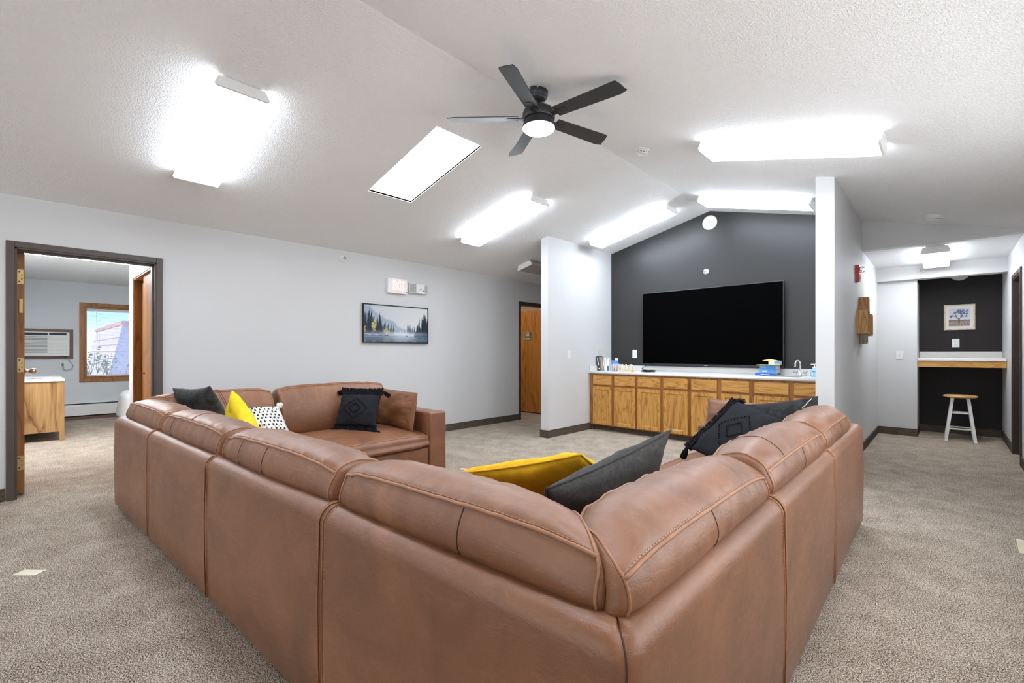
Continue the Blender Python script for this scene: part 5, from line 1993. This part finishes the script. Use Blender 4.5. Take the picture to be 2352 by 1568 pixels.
def cushion(name, run, s0, s1, ctrl, pipes, m0=None, m1=None, seed=0.0, endk=0.075, bulge=0.024, rings=84, n=6, wr=1.0, midseams=(), ear=0.02, par=None):
    """pipes: control indices that carry a welt; m0/m1: mitre factor at each end (end recedes with o)"""
    sec = catmull(ctrl, n)
    N = len(sec)
    oc = sum(p[0] for p in sec) / N
    zcn = sum(p[1] for p in sec) / N
    zmax = max(p[1] for p in sec)
    par = par or sofa
    W_ = s1 - s0
    def spos(t, o):
        a = s0 + (m0 * max(0, o - 0.07) if m0 else 0)
        c = s1 - (m1 * max(0, o - 0.07) if m1 else 0)
        return a + (c - a) * t
    pipe_idx = [i * n for i in pipes]
    def pt(t, i, sc, push, outw=0.0):
        o, z = sec[i % N]
        o2 = oc + (o - oc) * sc
        z2 = zcn + (z - zcn) * sc
        e = abs(2 * t - 1)
        if z > zcn:
            z2 -= ear * e ** 4 * (z - zcn) / (zmax - zcn)
        s = spos(t, o2) + push
        dn = Vector((o - oc, z - zcn))
        dl = dn.length
        if dl > 1e-6:
            dn /= dl
        # wrinkles run across the welt, strongest near it; broad softness elsewhere
        dist = min((min(abs(i % N - q), N - abs(i % N - q)) for q in pipe_idx), default=N) / n
        wv = 0.0055 * noise.noise((s * 3.2 + seed, dn.x * 1.3, dn.y * 1.3))
        wv += (0.0058 + 0.008 * e ** 5) * noise.noise((s * 16.0 + seed * 3, i / N * 5.0, seed)) * math.exp(-dist * 1.1)
        wv += 0.0034 * noise.noise((s * 34.0 + seed * 5, i / N * 3.0 + s * 3, seed)) * math.exp(-dist * 0.7)
        wv += 0.0030 * noise.noise((s * 7.0, i / N * 14.0, seed * 2)) * (0.3 + e ** 3)
        wv *= wr * sc
        return P(run, s, o2 + dn.x * (wv + outw), z2 + dn.y * (wv + outw))
    b = bm_()
    T_ = []
    for j in range(rings + 1):
        x = -cos(pi * j / rings) * 0.35 + (2 * j / rings - 1) * 0.65
        T_.append((x + 1) / 2)
    rows = []
    scl = lambda t: 1 - endk * abs(2 * t - 1) ** 7
    caps = [(0.985, 0.30), (0.93, 0.62), (0.80, 0.86), (0.60, 0.97), (0.35, 1.0)]
    for sc, pu in caps[::-1]:
        rows.append([b.verts.new(pt(0.0, i, scl(0) * sc, -bulge * pu)) for i in range(N)])
    for t in T_:
        rows.append([b.verts.new(pt(t, i, scl(t), 0)) for i in range(N)])
    for sc, pu in caps:
        rows.append([b.verts.new(pt(1.0, i, scl(1) * sc, bulge * pu)) for i in range(N)])
    for A, Bq in zip(rows, rows[1:]):
        for i in range(N):
            b.faces.new((A[i], A[(i + 1) % N], Bq[(i + 1) % N], Bq[i]))
    b.faces.new(rows[0][::-1])
    b.faces.new(rows[-1])
    cu = obj(name, b, 'leather', par, True)
    # welts
    for q in pipe_idx:
        b = bm_()
        tube(b, [pt(t, q, scl(t), 0, 0.0012) for t in T_], 0.0050, 8)
        obj('welt', b, 'piping', cu, True, local=True)
    for t in (0.0, 1.0):
        b = bm_()
        tube(b, [pt(t, i, scl(t), 0, 0.0010) for i in range(N)], 0.0034, 8, closed=True)
        obj('end_welt', b, 'piping', cu, True, local=True)
    b = bm_()
    for q in pipe_idx:
        for off in (1,):
            ln = []
            for t in T_:
                p0 = pt(t, q, scl(t), 0, 0.0012)
                p1 = pt(t, q + off, scl(t), 0, 0.0012)
                d = (p1 - p0)
                ln.append(p0 + d * (0.009 / max(d.length, 1e-6)))
            dashes(b, ln)
    stuff(obj('stitching', b, 'stitch', cu, local=True))
    if midseams:
        for t, i0, i1 in midseams:
            b = bm_()
            ln = [pt(t, i, scl(t), 0, 0.0) for i in range(i0 * n, i1 * n + 1)]
            tube(b, ln, 0.0020, 6)
            obj('panel_seam', b, 'seam', cu, True, local=True)
    return cu

BACK = [(0.150, 0.415), (0.118, 0.600), (0.044, 0.706), (0.072, 0.800), (0.122, 0.829), (0.185, 0.832), (0.256, 0.800), (0.318, 0.690), (0.345, 0.560), (0.310, 0.425)]
BACK_R = [(0.150, 0.415), (0.118, 0.600), (0.034, 0.702), (0.050, 0.782), (0.104, 0.832), (0.168, 0.846), (0.250, 0.812), (0.318, 0.700), (0.345, 0.560), (0.310, 0.425)]
BACK_TALL = [(0.150, 0.415), (0.112, 0.600), (0.082, 0.715), (0.092, 0.815), (0.135, 0.852), (0.185, 0.866), (0.250, 0.852), (0.325, 0.735), (0.365, 0.590), (0.330, 0.425)]
def back(run, s0, s1, seed, m0=None, m1=None, dz=0.0, seams=(), do=0.0, ear=0.02, **kw):
    ctrl = [(o + do, z + dz * (1 if z > 0.6 else 0.3)) for o, z in {'left': BACK_TALL, 'right': BACK_R, 'mid': BACK}[run]]
    return cushion('back_cushion', run, s0, s1, ctrl, (3, 6), m0, m1, seed, midseams=seams, ear=ear, **kw)
back('mid', -LM + 0.13, mid_l + 0.02, 1.3, m0=0.80, seams=((0.30, 1, 3),))
back('mid', mid_l + 0.085, mid_a - 0.030, 2.7, seams=((0.22, 1, 3), (0.5, 3, 6)))
back('mid', mid_a + 0.055, mid_b - 0.055, 4.1, seams=((0.22, 1, 3), (0.48, 1, 3)))
back('mid', mid_b + 0.020, -0.100, 5.9, m1=1.0, seams=((0.60, 1, 3),), dz=0.004)
back('right', 0.075, 1.020, 7.2, m0=0.60, seams=((0.45, 1, 3),), ear=0.034)
back('right', 1.085, 2.040, 8.8, seams=((0.22, 3, 6), (0.5, 1, 3)))
back('right', 2.110, RE - 0.270, 10.4, seams=((0.5, 1, 3),))
back('left', 0.135, MOD - 0.005, 12.1, m0=0.90, seams=((0.45, 3, 7), (0.47, 3, 7)))
back('left', MOD + 0.075, LE - 0.235, 13.6, seams=((0.45, 3, 6),), dz=0.010)

def seat(run, s0, s1, o0, o1, seed, crown=0.050, **kw):
    zb, zt = 0.274, 0.392
    om = (o0 + o1) / 2
    ctrl = [(o0 + 0.01, zb), (o0, (zb + zt) / 2), (o0 + 0.02, zt), (o0 + 0.2, zt + crown * 0.8), (om, zt + crown), (o1 - 0.20, zt + crown * 0.72), (o1 - 0.02, zt + 0.004), (o1 + 0.014, (zb + zt) / 2 + 0.01), (o1 - 0.005, zb + 0.012), (om, zb)]
    return cushion('seat_cushion', run, s0, s1, ctrl, (6, 8), None, None, seed, endk=0.05, bulge=0.012, ear=0.035, **kw)
seat('mid', -LM + 0.15, mid_l - 0.015, 0.125, DEP + 0.005, 21.0, 0.035)
seat('mid', mid_l + 0.02, mid_a - 0.02, 0.125, DEP + 0.015, 22.0)
seat('mid', mid_a + 0.02, mid_b - 0.02, 0.125, DEP + 0.015, 23.0)
seat('mid', mid_b + 0.02, -0.15, 0.125, DEP + 0.005, 24.0, 0.035)
seat('right', 1.060, 2.040, 0.125, DEP + 0.015, 25.0)
seat('right', 2.080, RE - 0.235, 0.125, DEP + 0.015, 26.0)
seat('left', MOD + 0.045, LE - 0.215, 0.125, DEP + 0.020, 27.0, 0.062)

# ------------------------------------------------------------------ pillows
def pillow_bm(w, h, t, pinch=0.06, seed=0.0, n=30, wrk=1.0, box_edge=0.0):
    b = bm_()
    grid = {}
    def outline(u, v):
        return (w / 2 * u * (1 - pinch * (1 - v * v)), h / 2 * v * (1 - pinch * (1 - u * u)))
    def hgt(u, v):
        k = max(0.0, (1 - u * u) * (1 - v * v))
        return t / 2 * (k ** 0.45)
    for side in (1, -1):
        for i in range(n + 1):
            for j in range(n + 1):
                u, v = -cos(pi * i / n) * 0.45 + (2 * i / n - 1) * 0.55, -cos(pi * j / n) * 0.45 + (2 * j / n - 1) * 0.55
                edge = i in (0, n) or j in (0, n)
                if edge and side == -1:
                    grid[(side, i, j)] = grid[(1, i, j)]
                    continue
                x, y = outline(u, v)
                z = hgt(u, v)
                e = max(abs(u), abs(v))
                wv = wrk * (0.010 * noise.noise((u * 2 + seed, v * 2, side * 3 + seed)) + 0.006 * noise.noise((u * 7 + seed, v * 4, seed)) * e + 0.006 * noise.noise((u * 4, v * 9 + seed, side + seed)) * e)
                z = (z + wv * min(1, z / (t * 0.2))) * side if not edge else 0.0
                grid[(side, i, j)] = b.verts.new((x, y, z))
    for side in (1, -1):
        for i in range(n):
            for j in range(n):
                q = [grid[(side, i, j)], grid[(side, i + 1, j)], grid[(side, i + 1, j + 1)], grid[(side, i, j + 1)]]
                if len(set(q)) == 4:
                    b.faces.new(q if side == 1 else q[::-1])
    return b, outline, hgt

def basis(TL, TR, BL):
    TL, TR, BL = Vector(TL), Vector(TR), Vector(BL)
    ax = (TR - TL)
    w = ax.length
    ax.normalize()
    up = TL - BL
    up = up - ax * up.dot(ax)
    h = up.length
    up.normalize()
    nz_ = ax.cross(up)
    c = TL + ax * w / 2 - up * h / 2
    m = Matrix((ax, up, nz_)).transposed().to_4x4()
    return c, m, w, h

def pillow(name, label, cat, TL, TR, BL, t, mat_, pinch=0.06, seed=0.0, welt=None, group=None, w=None, h=None, wrk=1.0):
    c, m, w0, h0 = basis(TL, TR, BL)
    w, h = w or w0, h or h0
    th = thing(name, label, cat, c, m.to_euler(), group)
    b, outl, hg = pillow_bm(w, h, t, pinch, seed, wrk=wrk)
    body = obj('cover', b, mat_, th, True, local=True)
    if welt:
        b = bm_()
        pts = []
        N = 24
        for k in range(N):
            pts.append(outl(-1 + 2 * k / N, -1))
        for k in range(N):
            pts.append(outl(1, -1 + 2 * k / N))
        for k in range(N):
            pts.append(outl(1 - 2 * k / N, 1))
        for k in range(N):
            pts.append(outl(-1, 1 - 2 * k / N))
        tube(b, [(x, y, 0) for x, y in pts], 0.0045, 7, True)
        obj('welt', b, welt, th, True, local=True)
    return th, w, h, outl, hg

# leather side pillows (kept with the sofa)
def side_pillow(TL, TR, BL, t, seed):
    c, m, w, h = basis(TL, TR, BL)
    b, outl, hg = pillow_bm(w, h, t, 0.03, seed, wrk=1.1)
    xf(b, Matrix.Translation(c) @ m)
    p = obj('side_cushion', b, 'leather', sofa, True)
    b = bm_()
    pts = []
    N = 24
    for (f0, f1) in (((-1, -1), (1, -1)), ((1, -1), (1, 1)), ((1, 1), (-1, 1)), ((-1, 1), (-1, -1))):
        for k in range(N):
            q = k / N
            pts.append(outl(f0[0] + (f1[0] - f0[0]) * q, f0[1] + (f1[1] - f0[1]) * q))
    tube(b, [(x, y, 0.0) for x, y in pts], 0.004, 7, True)
    xf(b, Matrix.Translation(c) @ m)
    obj('welt', b, 'piping', p, True, local=True)
side_pillow((-4.33, 2.58, 0.80), (-3.70, 2.60, 0.785), (-4.33, 2.53, 0.435), 0.15, 31.0)
side_pillow((-1.34, 3.66, 0.815), (-0.70, 3.64, 0.80), (-1.40, 3.56, 0.47), 0.14, 33.0)

charc = pillow('throw_pillow', 'charcoal velvet throw pillow in the far left corner of the sofa', 'pillow', (-4.42, 0.80, 0.90), (-3.98, 0.95, 0.93), (-4.38, 1.00, 0.48), 0.17, 'charcoal', 0.10, 41.0)
pillow('throw_pillow', 'lemon yellow velvet pillow standing beside the charcoal pillow on the left', 'pillow', (-3.80, 1.05, 0.87), (-3.52, 1.10, 0.60), (-4.07, 1.12, 0.62), 0.19, 'lemon', 0.10, 43.0, w=0.43, h=0.43)
pillow('throw_pillow', 'mustard yellow velvet pillow lying behind the front back cushion', 'pillow', (-1.51, 1.25, 0.667), (-0.92, 1.33, 0.825), (-1.434, 1.73, 0.44), 0.15, 'yellow', 0.09, 45.0, 'yellow')
pillow('throw_pillow', 'large charcoal twill pillow leaning in the near right corner', 'pillow', (-0.86, 1.06, 0.775), (-0.755, 1.68, 0.885), (-1.08, 1.06, 0.33), 0.17, 'charcoal_b', 0.08, 47.0, 'charcoal_b')
tp = pillow('throw_pillow', 'black velvet pillow with a white thread behind the tasselled pillow on the right', 'pillow', (-1.04, 3.46, 0.815), (-0.60, 3.56, 0.895), (-1.00, 3.30, 0.44), 0.21, 'black_velvet', 0.10, 49.0)[0]
b = bm_()
tube(b, [(0.12, 0.10, 0.085), (0.15, 0.125, 0.080), (0.17, 0.15, 0.070), (0.19, 0.17, 0.055)], 0.002, 6)
obj('loose_thread', b, 'white', tp, True, local=True)

def tassel_bm(b, p, d, L=0.095, r=0.024):
    d = Vector(d).normalized()
    p = Vector(p)
    u_, w_ = frame_axes(d)
    ball(b, p + d * 0.012, 0.012, 6)
    rt_ = random.Random(int(p.x * 1000) + 7)
    for k in range(30):
        a = rt_.uniform(0, 2 * pi)
        q = r * sqrt(rt_.random())
        e = p + d * (L * rt_.uniform(0.85, 1.0)) + (u_ * cos(a) + w_ * sin(a)) * q
        m_ = p + d * (L * 0.45) + (u_ * cos(a) + w_ * sin(a)) * q * 0.95
        tube(b, [p + d * 0.012 + (u_ * cos(a) + w_ * sin(a)) * q * 0.4, m_, e], 0.0034, 5)

def tassel_pillow(label, TL, TR, BL, t, seed, w=None, h=None, side='tb'):
    th, w, h, outl, hg = pillow('tassel_pillow', label, 'pillow', TL, TR, BL, t, 'black_weave', 0.05, seed, None, 'black tasselled pillows', w, h)
    # looped fringe bands
    b = bm_()
    rf_ = random.Random(int(seed))
    for s in (-1, 1):
        for row in range(5):
            for k in range(32):
                u = -1.0 + 2.0 * k / 31 + rf_.uniform(-.014, .014)
                x, y = outl(u, s)
                y += s * (0.013 * row - 0.012)
                for sg in ((1, -1) if row < 4 else (1,)):
                    z = sg * (hg(u, max(-1, min(1, s * (1 - 0.05 * max(0, 1 - row))))) + 0.0055)
                    ball(b, (x + rf_.uniform(-.003, .003), y + rf_.uniform(-.002, .002), z), 0.0105, 5, (0.85, 1.05, 0.9))
    stuff(obj('looped_fringe', b, 'black_yarn', th, True, local=True))
    for (u, v) in ((-1, -1), (1, -1), (1, 1), (-1, 1)):
        x, y = outl(u, v)
        b = bm_()
        dn_ = th.rotation_euler.to_matrix().inverted() @ Vector((0, 0, -1))
        tassel_bm(b, (x, y + v * 0.02, 0), Vector((u * 0.75, v * 0.1, -0.2)) + dn_ * 0.55)
        obj('tassel', b, 'black_yarn', th, True, local=True)
    b = bm_()
    for sc in (0.62, 0.30):
        for (p, q) in (((-sc, 0), (0, sc)), ((0, sc), (sc, 0)), ((sc, 0), (0, -sc)), ((0, -sc), (-sc, 0))):
            n_ = 9 if sc > 0.5 else 6
            for k in range(n_):
                u = p[0] + (q[0] - p[0]) * (k + 0.5) / n_
                v = p[1] + (q[1] - p[1]) * (k + 0.5) / n_
                x, y = outl(u, v)
                u2, v2 = u + 0.030 * (q[0] - p[0]) / sc, v + 0.030 * (q[1] - p[1]) / sc
                x2, y2 = outl(u2, v2)
                tube(b, [(x, y, hg(u, v) + 0.006), (x2, y2, hg(u2, v2) + 0.006)], 0.0048, 5)
    stuff(obj('diamond_embroidery', b, 'black_yarn', th, True, local=True))
    return th
tassel_pillow('black tasselled pillow with a diamond pattern beside the left sofa arm', (-4.27, 2.12, 0.785), (-3.90, 2.34, 0.785), (-4.135, 2.065, 0.485), 0.14, 51, w=0.42, h=0.33)
tassel_pillow('black tasselled pillow with a diamond pattern leaning on the right back cushions', (-1.25, 3.14, 0.50), (-1.02, 3.43, 0.83), (-0.92, 3.00, 0.46), 0.13, 53, w=0.48, h=0.46)

th, w_, h_, outl, hg = pillow('throw_pillow', 'white woven pillow with black dots and white pompoms', 'pillow', (-4.08, 1.12, 0.725), (-4.08, 1.47, 0.725), (-3.80, 1.12, 0.50), 0.13, 'white_weave', 0.05, 55.0)
b = bm_()
rr_ = random.Random(4)
for r in range(9):
    v = -0.82 + 1.64 * r / 8
    for c in range(9):
        u = -0.85 + 1.7 * (c + 0.5 * (r % 2)) / 9
        if abs(u) > 0.92:
            continue
        x, y = outl(u, v)
        ball(b, (x + rr_.uniform(-.004, .004), y, hg(u, v) + 0.001), 0.0105, 5, (0.75, 1.15, 0.5))
        if hg(u, v) > 0:
            ball(b, (x, y, -hg(u, v) - 0.001), 0.0105, 5, (0.75, 1.15, 0.5))
stuff(obj('woven_dots', b, 'dark', th, True, local=True))
b = bm_()
for c in range(11):
    u = -0.9 + 1.8 * c / 10
    ln = [(outl(u, v)[0], outl(u, v)[1], hg(u, v) + 0.001) for v in [-0.9 + 1.8 * k / 14 for k in range(15)]]
    tube(b, ln, 0.0016, 5)
obj('woven_lines', b, 'grey_plastic', th, True, local=True)
for (u, v) in ((-1, -1), (1, -1), (1, 1), (-1, 1)):
    x, y = outl(u, v)
    b = bm_()
    rp = random.Random(int(u * 3 + v + 9))
    for k in range(26):
        d = Vector((rp.uniform(-1, 1), rp.uniform(-1, 1), rp.uniform(-1, 1))).normalized()
        ball(b, Vector((x * 1.05, y * 1.05, 0)) + d * 0.016, 0.012, 5)
    obj('pompom', b, 'white_weave', th, True, local=True)
